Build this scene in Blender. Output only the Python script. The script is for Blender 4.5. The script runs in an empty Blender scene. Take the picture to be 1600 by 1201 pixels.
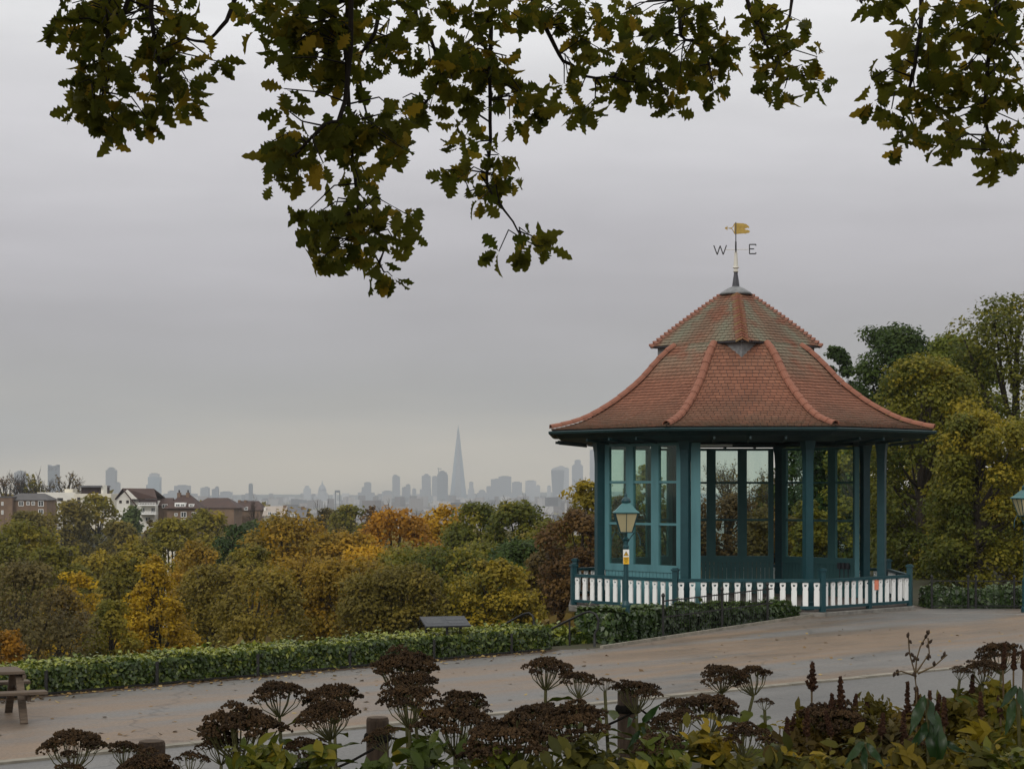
import bpy, math, random
import numpy as np
from mathutils import Vector, Matrix, Euler

random.seed(7); RNG = np.random.default_rng(7)
R = math.radians
scene = bpy.context.scene
COL = scene.collection

# ------------------------------------------------------------------ camera, world, sun, exposure
EYE = 3.15; F = 2900.0; HORIZON = 762.0
cam_d = bpy.data.cameras.new("camera"); cam = bpy.data.objects.new("camera", cam_d); COL.objects.link(cam)
cam.location = (0, 0, EYE); cam.rotation_euler = (R(90), 0, 0)
cam_d.sensor_width = 36; cam_d.lens = 36 * F / 1600; cam_d.shift_y = (HORIZON - 600.5) / 1600
cam_d.clip_start = 0.1; cam_d.clip_end = 60000
scene.camera = cam

SUN_ELEV, SUN_SIDE = 32, -22
world = bpy.data.worlds.new("World"); scene.world = world; world.use_nodes = True
nt = world.node_tree; nt.nodes.clear()
def N(t, typ, **kw):
    n = t.nodes.new(typ)
    for k, v in kw.items(): setattr(n, k, v)
    return n
out = N(nt, 'ShaderNodeOutputWorld'); bg = N(nt, 'ShaderNodeBackground')
skyt = N(nt, 'ShaderNodeTexSky', sky_type='NISHITA', sun_disc=False)
skyt.sun_elevation = R(SUN_ELEV); skyt.sun_rotation = R(180 + SUN_SIDE)
bgs = N(nt, 'ShaderNodeBackground'); bgs.inputs[1].default_value = 0.06
nt.links.new(skyt.outputs[0], bgs.inputs[0])
tc = N(nt, 'ShaderNodeTexCoord'); sep = N(nt, 'ShaderNodeSeparateXYZ')
nt.links.new(tc.outputs['Generated'], sep.inputs[0])
mp = N(nt, 'ShaderNodeMapping'); mp.inputs['Scale'].default_value = (2.2, 2.2, 17)
nt.links.new(tc.outputs['Generated'], mp.inputs[0])
nz = N(nt, 'ShaderNodeTexNoise'); nz.inputs['Scale'].default_value = 1.3; nz.inputs['Detail'].default_value = 5; nz.inputs['Roughness'].default_value = .5
nt.links.new(mp.outputs[0], nz.inputs[0])
nz2 = N(nt, 'ShaderNodeTexNoise'); nz2.inputs['Scale'].default_value = 2.1; nz2.inputs['Detail'].default_value = 5; nz2.inputs['Distortion'].default_value = .4
mpb = N(nt, 'ShaderNodeMapping'); mpb.inputs['Scale'].default_value = (2.6, 2.6, 13); nt.links.new(tc.outputs['Generated'], mpb.inputs[0]); nt.links.new(mpb.outputs[0], nz2.inputs[0])
warp = N(nt, 'ShaderNodeMath', operation='MULTIPLY_ADD'); warp.inputs[1].default_value = .07
nt.links.new(nz.outputs[0], warp.inputs[0])
sub = N(nt, 'ShaderNodeMath', operation='SUBTRACT'); sub.inputs[1].default_value = .035
nt.links.new(sep.outputs[2], sub.inputs[0]); nt.links.new(sub.outputs[0], warp.inputs[2])
ramp = N(nt, 'ShaderNodeValToRGB')
cr = ramp.color_ramp
stops = [(-1, (.10, .095, .08)), (-.02, (.46, .39, .28)), (.004, (.72, .60, .42)), (.018, (.66, .565, .42)), (.036, (.465, .425, .37)), (.058, (.40, .38, .37)), (.085, (.43, .408, .425)),
         (.13, (.54, .518, .545)), (.18, (.69, .675, .70)), (.235, (.86, .855, .865)), (.5, (.98, .98, .97)), (1, (1.28, 1.27, 1.23))]
mr = N(nt, 'ShaderNodeMapRange'); mr.inputs[1].default_value = -1; mr.inputs[2].default_value = 1
nt.links.new(warp.outputs[0], mr.inputs[0]); nt.links.new(mr.outputs[0], ramp.inputs[0])
while len(cr.elements) > 1: cr.elements.remove(cr.elements[-1])
for i, (p, c) in enumerate(stops):
    e = cr.elements[0] if i == 0 else cr.elements.new((p + 1) / 2)
    e.position = (p + 1) / 2; e.color = (*c, 1)
mul = N(nt, 'ShaderNodeMixRGB', blend_type='MULTIPLY'); mul.inputs[0].default_value = 1
vr = N(nt, 'ShaderNodeMapRange'); vr.inputs[1].default_value = .3; vr.inputs[2].default_value = .7; vr.inputs[3].default_value = .94; vr.inputs[4].default_value = 1.09
nt.links.new(nz2.outputs[0], vr.inputs[0])
nt.links.new(ramp.outputs[0], mul.inputs[1]); nt.links.new(vr.outputs[0], mul.inputs[2])
nt.links.new(mul.outputs[0], bg.inputs[0]); bg.inputs[1].default_value = 1.0
mxw = N(nt, 'ShaderNodeMixShader'); mxw.inputs[0].default_value = .95
nt.links.new(bgs.outputs[0], mxw.inputs[1]); nt.links.new(bg.outputs[0], mxw.inputs[2])
nt.links.new(mxw.outputs[0], out.inputs[0])

sl = bpy.data.lights.new("sun", 'SUN'); sl.energy = 1.35; sl.angle = R(28); sl.color = (1, .95, .87)
sun = bpy.data.objects.new("sun", sl); COL.objects.link(sun)
sun.rotation_euler = (R(90 - SUN_ELEV), 0, R(SUN_SIDE)); sun.location = (0, -20, 40)

vs = scene.view_settings; vs.view_transform = 'Standard'; vs.look = 'None'; vs.exposure = 0; vs.gamma = 1; vs.use_curve_mapping = False
scene.render.engine = 'CYCLES'
scene.cycles.use_denoising = True
scene.cycles.max_bounces = 6; scene.cycles.transparent_max_bounces = 12; scene.cycles.volume_bounces = 1

# ------------------------------------------------------------------ materials
def newmat(name):
    m = bpy.data.materials.new(name); m.use_nodes = True
    return m, m.node_tree, m.node_tree.nodes['Principled BSDF']
def mat(name, c, c2=None, rough=.7, scale=6, bump=0, spec=.3, detail=5, stretch=None, metal=0, coord='Object', lo=.35, hi=.65):
    m, t, b = newmat(name)
    b.inputs['Roughness'].default_value = rough; b.inputs['Specular IOR Level'].default_value = spec; b.inputs['Metallic'].default_value = metal
    if c2 is None: c2 = tuple(x * .8 for x in c)
    tcn = N(t, 'ShaderNodeTexCoord'); src = tcn.outputs[coord]
    if stretch:
        mpn = N(t, 'ShaderNodeMapping'); mpn.inputs['Scale'].default_value = stretch; t.links.new(src, mpn.inputs[0]); src = mpn.outputs[0]
    nn = N(t, 'ShaderNodeTexNoise'); nn.inputs['Scale'].default_value = scale; nn.inputs['Detail'].default_value = detail; nn.inputs['Roughness'].default_value = .6
    t.links.new(src, nn.inputs[0])
    rm = N(t, 'ShaderNodeMapRange'); rm.inputs[1].default_value = lo; rm.inputs[2].default_value = hi; t.links.new(nn.outputs[0], rm.inputs[0])
    mx = N(t, 'ShaderNodeMixRGB'); mx.inputs[1].default_value = (*c, 1); mx.inputs[2].default_value = (*c2, 1)
    t.links.new(rm.outputs[0], mx.inputs[0]); t.links.new(mx.outputs[0], b.inputs['Base Color'])
    if bump:
        bp = N(t, 'ShaderNodeBump'); bp.inputs['Strength'].default_value = bump; bp.inputs['Distance'].default_value = .02
        t.links.new(nn.outputs[0], bp.inputs['Height']); t.links.new(bp.outputs[0], b.inputs['Normal'])
    return m
def leafmat(name, ca, cb, cc, transl=.25, rough=.6, spec=.25):
    """colour runs ca > cb > cc with the leaf's own random tint; a little light passes through the leaf"""
    m, t, b = newmat(name)
    at = N(t, 'ShaderNodeAttribute', attribute_name='tint')
    rp = N(t, 'ShaderNodeValToRGB'); e = rp.color_ramp.elements
    e[0].position = .05; e[0].color = (*ca, 1); e[1].position = .95; e[1].color = (*cc, 1)
    k = e.new(.5); k.color = (*cb, 1)
    t.links.new(at.outputs['Fac'], rp.inputs[0]); t.links.new(rp.outputs[0], b.inputs['Base Color'])
    b.inputs['Roughness'].default_value = rough; b.inputs['Specular IOR Level'].default_value = spec
    tr = N(t, 'ShaderNodeBsdfTranslucent'); t.links.new(rp.outputs[0], tr.inputs[0])
    mx = N(t, 'ShaderNodeMixShader'); mx.inputs[0].default_value = transl
    o = t.nodes['Material Output']
    t.links.new(b.outputs[0], mx.inputs[1]); t.links.new(tr.outputs[0], mx.inputs[2]); t.links.new(mx.outputs[0], o.inputs[0])
    return m

M = {}
M['dark_teal'] = mat('dark_teal_paint', (.006, .040, .050), (.009, .050, .060), rough=.45, spec=.35)
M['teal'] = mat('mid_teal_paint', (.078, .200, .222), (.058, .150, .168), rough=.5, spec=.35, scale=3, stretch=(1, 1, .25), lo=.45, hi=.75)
M['shaded_teal'] = mat('shaded_teal_paint', (.052, .138, .146), (.060, .150, .156), rough=.55)  # darker copy of the teal: the interior's shade is put into the colour
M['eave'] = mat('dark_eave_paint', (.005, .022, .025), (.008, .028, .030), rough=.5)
M['white'] = mat('white_paint', (.80, .81, .80), (.56, .57, .54), rough=.5, scale=5, stretch=(1, 1, .3), lo=.48, hi=.8)
M['black_iron'] = mat('black_iron', (.010, .011, .012), (.018, .017, .016), rough=.55, scale=20)
M['lead'] = mat('lead_sheet', (.20, .205, .21), (.12, .125, .13), rough=.55, scale=9)
M['lead_dark'] = mat('dark_lead', (.045, .045, .055), (.06, .06, .07), rough=.5)
M['gold'] = mat('gilded_metal', (.42, .29, .07), (.30, .20, .05), rough=.45, metal=.35, scale=14)
M['cream_post'] = mat('weathered_white_paint', (.62, .60, .54), (.50, .48, .42), rough=.6)
M['stone'] = mat('platform_stone', (.20, .19, .17), (.11, .105, .095), rough=.85, scale=5, bump=.2)
M['floor'] = mat('platform_floor', (.14, .11, .095), (.10, .08, .07), rough=.8, scale=3)
M['brick'] = mat('plinth_brick', (.13, .065, .045), (.09, .05, .038), rough=.9, scale=8)
M['wood'] = mat('weathered_wood', (.13, .098, .072), (.075, .056, .042), rough=.85, scale=5, bump=.3, stretch=(1, 8, 8))
M['post_wood'] = mat('round_post_wood', (.085, .058, .04), (.045, .03, .022), rough=.9, scale=6, bump=.4, stretch=(6, 6, 1))
M['post_top'] = mat('sawn_post_top', (.12, .085, .058), (.08, .055, .038), rough=.9, scale=12)
M['rope'] = mat('dark_rope', (.007, .006, .005), (.012, .010, .008), rough=1, spec=.1, scale=40)
M['bark'] = mat('bark', (.05, .04, .03), (.028, .022, .018), rough=.95, scale=6, bump=.5, stretch=(3, 3, .6))
M['twig'] = mat('twig_bark', (.05, .038, .03), (.032, .025, .02), rough=.95, scale=8)
M['oak_twig'] = mat('oak_twig_bark', (.016, .012, .010), (.024, .018, .014), rough=.9, scale=15)
M['soil'] = mat('bed_soil', (.035, .026, .018), (.02, .015, .011), rough=1, scale=10, bump=.4)
M['kerb'] = mat('concrete_edging', (.27, .245, .20), (.17, .155, .125), rough=.85, scale=3)
M['hedge_core'] = mat('hedge_twigs', (.018, .02, .010), (.012, .012, .008), rough=1, scale=12)
M['sign_white'] = mat('sign_white', (.75, .75, .72), (.70, .70, .68), rough=.4)
M['sign_yellow'] = mat('sign_yellow', (.72, .42, .02), (.66, .38, .02), rough=.4)
M['sign_black'] = mat('sign_black', (.015, .015, .015), (.02, .02, .02), rough=.4)
M['orange_paper'] = mat('salmon_paper', (.75, .26, .16), (.66, .22, .14), rough=.7)
M['board_grey'] = mat('slate_board', (.035, .038, .045), (.028, .03, .036), rough=.5, spec=.3, scale=10)
M['gap_strip'] = mat('white_gap_strip', (.85, .88, .88), (.8, .82, .82), rough=.3)  # white that stands for sky light in the gap above the screen

def glassmat(name, tint, gl=.10):
    m, t, b = newmat(name); o = t.nodes['Material Output']; t.nodes.remove(b)
    tr = N(t, 'ShaderNodeBsdfTransparent'); tr.inputs[0].default_value = (*tint, 1)
    g = N(t, 'ShaderNodeBsdfGlossy'); g.inputs['Roughness'].default_value = .03; g.inputs[0].default_value = (.9, .95, .95, 1)
    fr = N(t, 'ShaderNodeFresnel'); fr.inputs[0].default_value = 1.28
    mx = N(t, 'ShaderNodeMixShader'); t.links.new(fr.outputs[0], mx.inputs[0])
    t.links.new(tr.outputs[0], mx.inputs[1]); t.links.new(g.outputs[0], mx.inputs[2]); t.links.new(mx.outputs[0], o.inputs[0])
    return m
M['glass'] = glassmat('window_glass', (.84, .93, .90))
m, t, b = newmat('lantern_glass'); b.inputs['Base Color'].default_value = (.62, .56, .36, 1); b.inputs['Roughness'].default_value = .25
b.inputs['Subsurface Weight'].default_value = 0
tl = N(t, 'ShaderNodeBsdfTranslucent'); tl.inputs[0].default_value = (.70, .63, .40, 1)
mx = N(t, 'ShaderNodeMixShader'); mx.inputs[0].default_value = .5
t.links.new(b.outputs[0], mx.inputs[1]); t.links.new(tl.outputs[0], mx.inputs[2]); t.links.new(mx.outputs[0], t.nodes['Material Output'].inputs[0])
M['lantern_glass'] = m

# roof tiles: each tile's own shade, lichen and grime patches with shapes of their own
m, t, b = newmat('clay_roof_tile'); b.inputs['Roughness'].default_value = .85; b.inputs['Specular IOR Level'].default_value = .2
at = N(t, 'ShaderNodeAttribute', attribute_name='tint'); rp = N(t, 'ShaderNodeValToRGB'); e = rp.color_ramp.elements
e[0].color = (.150, .066, .043, 1); e[1].color = (.250, .110, .068, 1)
t.links.new(at.outputs['Fac'], rp.inputs[0])
tcn = N(t, 'ShaderNodeTexCoord')
n1 = N(t, 'ShaderNodeTexNoise'); n1.inputs['Scale'].default_value = .8; n1.inputs['Detail'].default_value = 6; t.links.new(tcn.outputs['Object'], n1.inputs[0])
r1 = N(t, 'ShaderNodeMapRange'); r1.inputs[1].default_value = .50; r1.inputs[2].default_value = .66; r1.inputs[4].default_value = .40; t.links.new(n1.outputs[0], r1.inputs[0])
mx1 = N(t, 'ShaderNodeMixRGB'); mx1.inputs[2].default_value = (.085, .050, .035, 1); t.links.new(r1.outputs[0], mx1.inputs[0]); t.links.new(rp.outputs[0], mx1.inputs[1])
li = N(t, 'ShaderNodeAttribute', attribute_name='lichen')
n2 = N(t, 'ShaderNodeTexNoise'); n2.inputs['Scale'].default_value = 1.6; n2.inputs['Detail'].default_value = 7; t.links.new(tcn.outputs['Object'], n2.inputs[0])
ml = N(t, 'ShaderNodeMath', operation='MULTIPLY'); t.links.new(li.outputs['Fac'], ml.inputs[0])
r2 = N(t, 'ShaderNodeMapRange'); r2.inputs[1].default_value = .34; r2.inputs[2].default_value = .50; t.links.new(n2.outputs[0], r2.inputs[0]); t.links.new(r2.outputs[0], ml.inputs[1])
mx2 = N(t, 'ShaderNodeMixRGB'); mx2.inputs[2].default_value = (.175, .185, .135, 1); t.links.new(ml.outputs[0], mx2.inputs[0]); t.links.new(mx1.outputs[0], mx2.inputs[1])
gr = N(t, 'ShaderNodeAttribute', attribute_name='grime')
n3 = N(t, 'ShaderNodeTexNoise'); n3.inputs['Scale'].default_value = 2.5; n3.inputs['Detail'].default_value = 5; t.links.new(tcn.outputs['Object'], n3.inputs[0])
r3 = N(t, 'ShaderNodeMapRange'); r3.inputs[1].default_value = .2; r3.inputs[2].default_value = .55; t.links.new(n3.outputs[0], r3.inputs[0])
m3 = N(t, 'ShaderNodeMath', operation='MULTIPLY'); t.links.new(gr.outputs['Fac'], m3.inputs[0]); t.links.new(r3.outputs[0], m3.inputs[1])
mx3 = N(t, 'ShaderNodeMixRGB'); mx3.inputs[2].default_value = (.115, .073, .048, 1); t.links.new(m3.outputs[0], mx3.inputs[0]); t.links.new(mx2.outputs[0], mx3.inputs[1])
t.links.new(mx3.outputs[0], b.inputs['Base Color'])
M['tile'] = m
M['hip_tile'] = mat('hip_tile_clay', (.26, .105, .066), (.17, .075, .05), rough=.8, scale=2.2, coord='Object')
M['hip_moss'] = mat('bonnet_tile_clay', (.24, .10, .055), (.20, .14, .06), rough=.85, scale=5)

# plaza: red gravelled asphalt with worn grey lanes running along the path
DIRX, DIRY = .773, .634
def pathmat(name, red, grey, lane=1.0):
    m, t, b = newmat(name); b.inputs['Roughness'].default_value = .62; b.inputs['Specular IOR Level'].default_value = .35
    tcn = N(t, 'ShaderNodeTexCoord')
    mpn = N(t, 'ShaderNodeMapping'); mpn.inputs['Rotation'].default_value = (0, 0, -math.atan2(.70, .71)); t.links.new(tcn.outputs['Object'], mpn.inputs[0])
    mp2 = N(t, 'ShaderNodeMapping'); mp2.inputs['Scale'].default_value = (.05, .40, 1); t.links.new(mpn.outputs[0], mp2.inputs[0])
    mp3 = N(t, 'ShaderNodeMapping'); mp3.inputs['Scale'].default_value = (.22, .8, 1); t.links.new(mpn.outputs[0], mp3.inputs[0])
    na = N(t, 'ShaderNodeTexNoise'); na.inputs['Scale'].default_value = 1.15; na.inputs['Detail'].default_value = 6; na.inputs['Roughness'].default_value = .55; na.inputs['Distortion'].default_value = .3
    t.links.new(mp2.outputs[0], na.inputs[0])
    ra = N(t, 'ShaderNodeMapRange'); ra.inputs[1].default_value = .44; ra.inputs[2].default_value = .56; t.links.new(na.outputs[0], ra.inputs[0])
    nb = N(t, 'ShaderNodeTexNoise'); nb.inputs['Scale'].default_value = 9; nb.inputs['Detail'].default_value = 8; nb.inputs['Roughness'].default_value = .75; t.links.new(tcn.outputs['Object'], nb.inputs[0])
    add = N(t, 'ShaderNodeMath', operation='MULTIPLY_ADD'); add.inputs[1].default_value = 1.5; t.links.new(nb.outputs[0], add.inputs[0])
    s2 = N(t, 'ShaderNodeMath', operation='SUBTRACT'); s2.inputs[1].default_value = .75; t.links.new(ra.outputs[0], s2.inputs[0]); t.links.new(s2.outputs[0], add.inputs[2])
    add.use_clamp = True
    mxa = N(t, 'ShaderNodeMixRGB'); mxa.inputs[1].default_value = (*red, 1); mxa.inputs[2].default_value = (*grey, 1)
    ms = N(t, 'ShaderNodeMath', operation='MULTIPLY'); ms.inputs[1].default_value = lane; t.links.new(add.outputs[0], ms.inputs[0]); t.links.new(ms.outputs[0], mxa.inputs[0])
    nc = N(t, 'ShaderNodeTexNoise'); nc.inputs['Scale'].default_value = 22; nc.inputs['Detail'].default_value = 6; nc.inputs['Roughness'].default_value = .8; t.links.new(tcn.outputs['Object'], nc.inputs[0])
    rc = N(t, 'ShaderNodeMapRange'); rc.inputs[1].default_value = .3; rc.inputs[2].default_value = .7; rc.inputs[3].default_value = .62; rc.inputs[4].default_value = 1.38; t.links.new(nc.outputs[0], rc.inputs[0])
    mu = N(t, 'ShaderNodeMixRGB', blend_type='MULTIPLY'); mu.inputs[0].default_value = 1; t.links.new(mxa.outputs[0], mu.inputs[1]); t.links.new(rc.outputs[0], mu.inputs[2])
    nd = N(t, 'ShaderNodeTexNoise'); nd.inputs['Scale'].default_value = 1.3; nd.inputs['Detail'].default_value = 9; nd.inputs['Roughness'].default_value = .7; t.links.new(mp3.outputs[0], nd.inputs[0])
    rd = N(t, 'ShaderNodeMapRange'); rd.inputs[1].default_value = .35; rd.inputs[2].default_value = .65; rd.inputs[3].default_value = .70; rd.inputs[4].default_value = 1.22; t.links.new(nd.outputs[0], rd.inputs[0])
    mu2 = N(t, 'ShaderNodeMixRGB', blend_type='MULTIPLY'); mu2.inputs[0].default_value = 1; t.links.new(mu.outputs[0], mu2.inputs[1]); t.links.new(rd.outputs[0], mu2.inputs[2])
    vo = N(t, 'ShaderNodeTexVoronoi', feature='DISTANCE_TO_EDGE'); vo.inputs['Scale'].default_value = .22; wn = N(t, 'ShaderNodeTexNoise'); wn.inputs['Scale'].default_value = 1.2; wn.inputs['Detail'].default_value = 6; t.links.new(tcn.outputs['Object'], wn.inputs[0])
    wa = N(t, 'ShaderNodeMixRGB', blend_type='ADD'); wa.inputs[0].default_value = 1; t.links.new(tcn.outputs['Object'], wa.inputs[1]); t.links.new(wn.outputs['Color'], wa.inputs[2]); t.links.new(wa.outputs[0], vo.inputs['Vector'])
    rv = N(t, 'ShaderNodeMapRange'); rv.inputs[1].default_value = .0; rv.inputs[2].default_value = .007; rv.inputs[3].default_value = .62; t.links.new(vo.outputs['Distance'], rv.inputs[0])
    mu3 = N(t, 'ShaderNodeMixRGB', blend_type='MULTIPLY'); mu3.inputs[0].default_value = 1; t.links.new(mu2.outputs[0], mu3.inputs[1]); t.links.new(rv.outputs[0], mu3.inputs[2])
    t.links.new(mu3.outputs[0], b.inputs['Base Color'])
    rr_ = N(t, 'ShaderNodeMapRange'); rr_.inputs[1].default_value = .35; rr_.inputs[2].default_value = .65; rr_.inputs[3].default_value = .42; rr_.inputs[4].default_value = .75; t.links.new(nd.outputs[0], rr_.inputs[0]); t.links.new(rr_.outputs[0], b.inputs['Roughness'])
    bp = N(t, 'ShaderNodeBump'); bp.inputs['Strength'].default_value = .35; bp.inputs['Distance'].default_value = .01; t.links.new(nc.outputs[0], bp.inputs['Height']); t.links.new(bp.outputs[0], b.inputs['Normal'])
    return m
M['plaza'] = pathmat('red_gravel_asphalt', (.168, .118, .078), (.135, .128, .120))
M['near_path'] = pathmat('grey_asphalt', (.118, .114, .108), (.14, .135, .128))
M['ground'] = mat('grass_and_earth', (.030, .036, .014), (.05, .04, .022), rough=1, scale=.6, bump=.3)

# leaves: (a, b, c) base colours
LC = dict(
    olive=((.055, .055, .010), (.105, .088, .014), (.17, .125, .018)),
    gold=((.14, .085, .008), (.24, .135, .010), (.34, .19, .012)),
    orange=((.11, .055, .008), (.20, .092, .010), (.29, .14, .014)),
    yellow=((.15, .092, .008), (.24, .150, .010), (.34, .22, .015)),
    green=((.032, .045, .010), (.055, .072, .014), (.095, .10, .018)),
    dkgreen=((.012, .022, .008), (.022, .038, .012), (.040, .058, .016)),
    bluegreen=((.030, .045, .022), (.050, .066, .032), (.08, .09, .04)),
    brown=((.045, .030, .014), (.075, .050, .020), (.115, .075, .025)),
    greybrown=((.045, .034, .022), (.065, .050, .030), (.095, .070, .036)),
    redbrown=((.040, .020, .014), (.068, .036, .020), (.10, .055, .024)),
    oliveorange=((.085, .062, .010), (.15, .092, .012), (.22, .125, .015)),
    olivebrown=((.055, .045, .012), (.090, .068, .016), (.14, .10, .020)),
    olivegold=((.050, .048, .009), (.115, .088, .012), (.21, .145, .018)),
)
LC['maple'] = ((.032, .041, .008), (.080, .076, .012), (.18, .134, .018))
for k, v_ in LC.items(): LC[k] = tuple((c_[0] * 1.72, c_[1] * 1.78, c_[2] * .95) for c_ in v_)
for k, (a_, b_, c_) in LC.items(): M['leaf_' + k] = leafmat(k + '_leaves', a_, b_, c_, transl=.42)
M['leaf_oak'] = leafmat('dangling_oak_leaves', (.066, .080, .010), (.145, .138, .016), (.36, .24, .022), transl=.55, spec=.15)
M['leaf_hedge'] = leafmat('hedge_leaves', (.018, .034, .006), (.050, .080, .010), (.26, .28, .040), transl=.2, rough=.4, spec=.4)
M['leaf_laurel'] = leafmat('laurel_leaves', (.014, .030, .007), (.030, .058, .012), (.075, .11, .024), transl=.15, rough=.35, spec=.4)
M['leaf_sedum'] = leafmat('stonecrop_leaves', (.060, .088, .014), (.125, .145, .018), (.30, .23, .022), transl=.25, rough=.45)
M['leaf_under'] = leafmat('bed_leaves', (.052, .056, .010), (.13, .118, .015), (.36, .25, .02), transl=.25)
M['leaf_dock'] = leafmat('dark_broad_leaves', (.014, .038, .010), (.022, .055, .014), (.035, .07, .018), transl=.2, rough=.35, spec=.4)
M['floret'] = leafmat('dry_red_florets', (.028, .016, .008), (.052, .030, .013), (.098, .056, .024), transl=.05, rough=.8)
M['plume'] = leafmat('brown_plume_florets', (.034, .016, .010), (.058, .026, .014), (.10, .050, .022), transl=.1, rough=.9)
M['stem'] = mat('fleshy_stem', (.13, .12, .05), (.085, .085, .03), rough=.6, scale=12)
M['dry_stem'] = mat('dry_stem', (.16, .11, .055), (.09, .06, .03), rough=.8, scale=12)
M['fallen'] = leafmat('fallen_leaf', (.10, .055, .02), (.20, .12, .04), (.36, .26, .10), transl=.1)

# ------------------------------------------------------------------ mesh helpers
class MB:
    def __init__(s): s.v = []; s.f = []; s.t = []
    def quad(s, a, b, c, d, t=.5):
        n = len(s.v); s.v += [tuple(a), tuple(b), tuple(c), tuple(d)]; s.f.append((n, n + 1, n + 2, n + 3)); s.t.append(t)
    def poly(s, pts, t=.5):
        n = len(s.v); s.v += [tuple(p) for p in pts]; s.f.append(tuple(range(n, n + len(pts)))); s.t.append(t)
    def box(s, c, size, rz=0, t=.5, mtx=None):
        n = len(s.v); cx, cy, cz = c; hx, hy, hz = [k / 2 for k in size]; ca, sa = math.cos(rz), math.sin(rz)
        for z in (-hz, hz):
            for x, y in ((-hx, -hy), (hx, -hy), (hx, hy), (-hx, hy)):
                p = Vector((cx + x * ca - y * sa, cy + x * sa + y * ca, cz + z))
                s.v.append(tuple(mtx @ p) if mtx else tuple(p))
        for q in ((0, 3, 2, 1), (4, 5, 6, 7), (0, 1, 5, 4), (1, 2, 6, 5), (2, 3, 7, 6), (3, 0, 4, 7)):
            s.f.append(tuple(n + k for k in q)); s.t.append(t)
    def beam(s, p, q, w, h, up=(0, 0, 1), t=.5):
        p = Vector(p); q = Vector(q); d = (q - p).normalized(); up = Vector(up)
        if abs(d.dot(up)) > .98: up = Vector((0, 1, 0))
        sx = d.cross(up).normalized() * w / 2; sz = sx.cross(d).normalized() * h / 2
        n = len(s.v)
        for b in (p, q):
            for k in (-sx - sz, sx - sz, sx + sz, -sx + sz): s.v.append(tuple(b + k))
        for k in ((0, 1, 2, 3), (7, 6, 5, 4), (0, 4, 5, 1), (1, 5, 6, 2), (2, 6, 7, 3), (3, 7, 4, 0)):
            s.f.append(tuple(n + j for j in k)); s.t.append(t)
    def tube(s, pts, rad, n=8, cap=True, t=.5):
        pts = [Vector(p) for p in pts]; rad = rad if isinstance(rad, (list, tuple)) else [rad] * len(pts)
        base = len(s.v); ref = None
        for i, p in enumerate(pts):
            d = (pts[min(i + 1, len(pts) - 1)] - pts[max(i - 1, 0)]).normalized()
            if ref is None: ref = Vector((1, 0, 0)) if abs(d.x) < .8 else Vector((0, 1, 0))
            a = d.cross(ref).normalized(); b = d.cross(a).normalized(); ref = b.cross(d) if False else ref
            for k in range(n):
                g = 2 * math.pi * k / n; s.v.append(tuple(p + a * (math.cos(g) * rad[i]) + b * (math.sin(g) * rad[i])))
        for i in range(len(pts) - 1):
            for k in range(n):
                k2 = (k + 1) % n; o = base + i * n
                s.f.append((o + k, o + k2, o + n + k2, o + n + k)); s.t.append(t)
        if cap:
            s.f.append(tuple(base + k for k in range(n))); s.t.append(t)
            o = base + (len(pts) - 1) * n; s.f.append(tuple(o + k for k in reversed(range(n)))); s.t.append(t)
    def lathe(s, prof, n=12, c=(0, 0, 0), rot=0, t=.5):
        base = len(s.v)
        for r_, z in prof:
            for k in range(n):
                g = rot + 2 * math.pi * k / n; s.v.append((c[0] + r_ * math.cos(g), c[1] + r_ * math.sin(g), c[2] + z))
        for i in range(len(prof) - 1):
            for k in range(n):
                k2 = (k + 1) % n; o = base + i * n
                s.f.append((o + k, o + k2, o + n + k2, o + n + k)); s.t.append(t)
        s.f.append(tuple(base + k for k in reversed(range(n)))); s.t.append(t)
        o = base + (len(prof) - 1) * n; s.f.append(tuple(o + k for k in range(n))); s.t.append(t)
    def prism(s, poly, z0, z1, t=.5):
        n = len(poly); b = len(s.v)
        s.v += [(p[0], p[1], z0) for p in poly] + [(p[0], p[1], z1) for p in poly]
        s.f.append(tuple(b + k for k in reversed(range(n)))); s.f.append(tuple(b + n + k for k in range(n)))
        for k in range(n): s.f.append((b + k, b + (k + 1) % n, b + n + (k + 1) % n, b + n + k))
        s.t += [t] * (n + 2)
    def mesh(s, name, m=None, smooth=False, tint=False):
        me = bpy.data.meshes.new(name); me.from_pydata(s.v, [], s.f); me.update()
        if m: me.materials.append(m)
        if smooth: me.polygons.foreach_set('use_smooth', [True] * len(me.polygons))
        if tint:
            a = me.attributes.new('tint', 'FLOAT', 'FACE'); a.data.foreach_set('value', s.t)
        return me
    def build(s, name, m, parent=None, smooth=False, kind=None, loc=None, tint=False):
        return link(name, s.mesh(name, m, smooth, tint), parent, loc, kind)
def link(name, me, parent=None, loc=None, kind=None, rot=None, scale=None):
    o = bpy.data.objects.new(name, me); COL.objects.link(o)
    if parent: o.parent = parent
    if loc is not None: o.location = loc
    if rot is not None: o.rotation_euler = rot
    if scale is not None: o.scale = scale
    if kind: o['kind'] = kind
    return o
def bevel(o, w=.01, seg=1):
    b = o.modifiers.new('bevel', 'BEVEL'); b.width = w; b.segments = seg; b.limit_method = 'ANGLE'; return o
def tag(o, label, cat, group=None):
    o['label'] = label; o['category'] = cat
    if group: o['group'] = group
    return o
def thing(name, loc, label, cat, group=None, rz=0, scale=None):
    o = bpy.data.objects.new(name, None); COL.objects.link(o); o.location = loc; o.rotation_euler = (0, 0, rz); o.empty_display_size = .2
    if scale: o.scale = scale
    return tag(o, label, cat, group)
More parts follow.
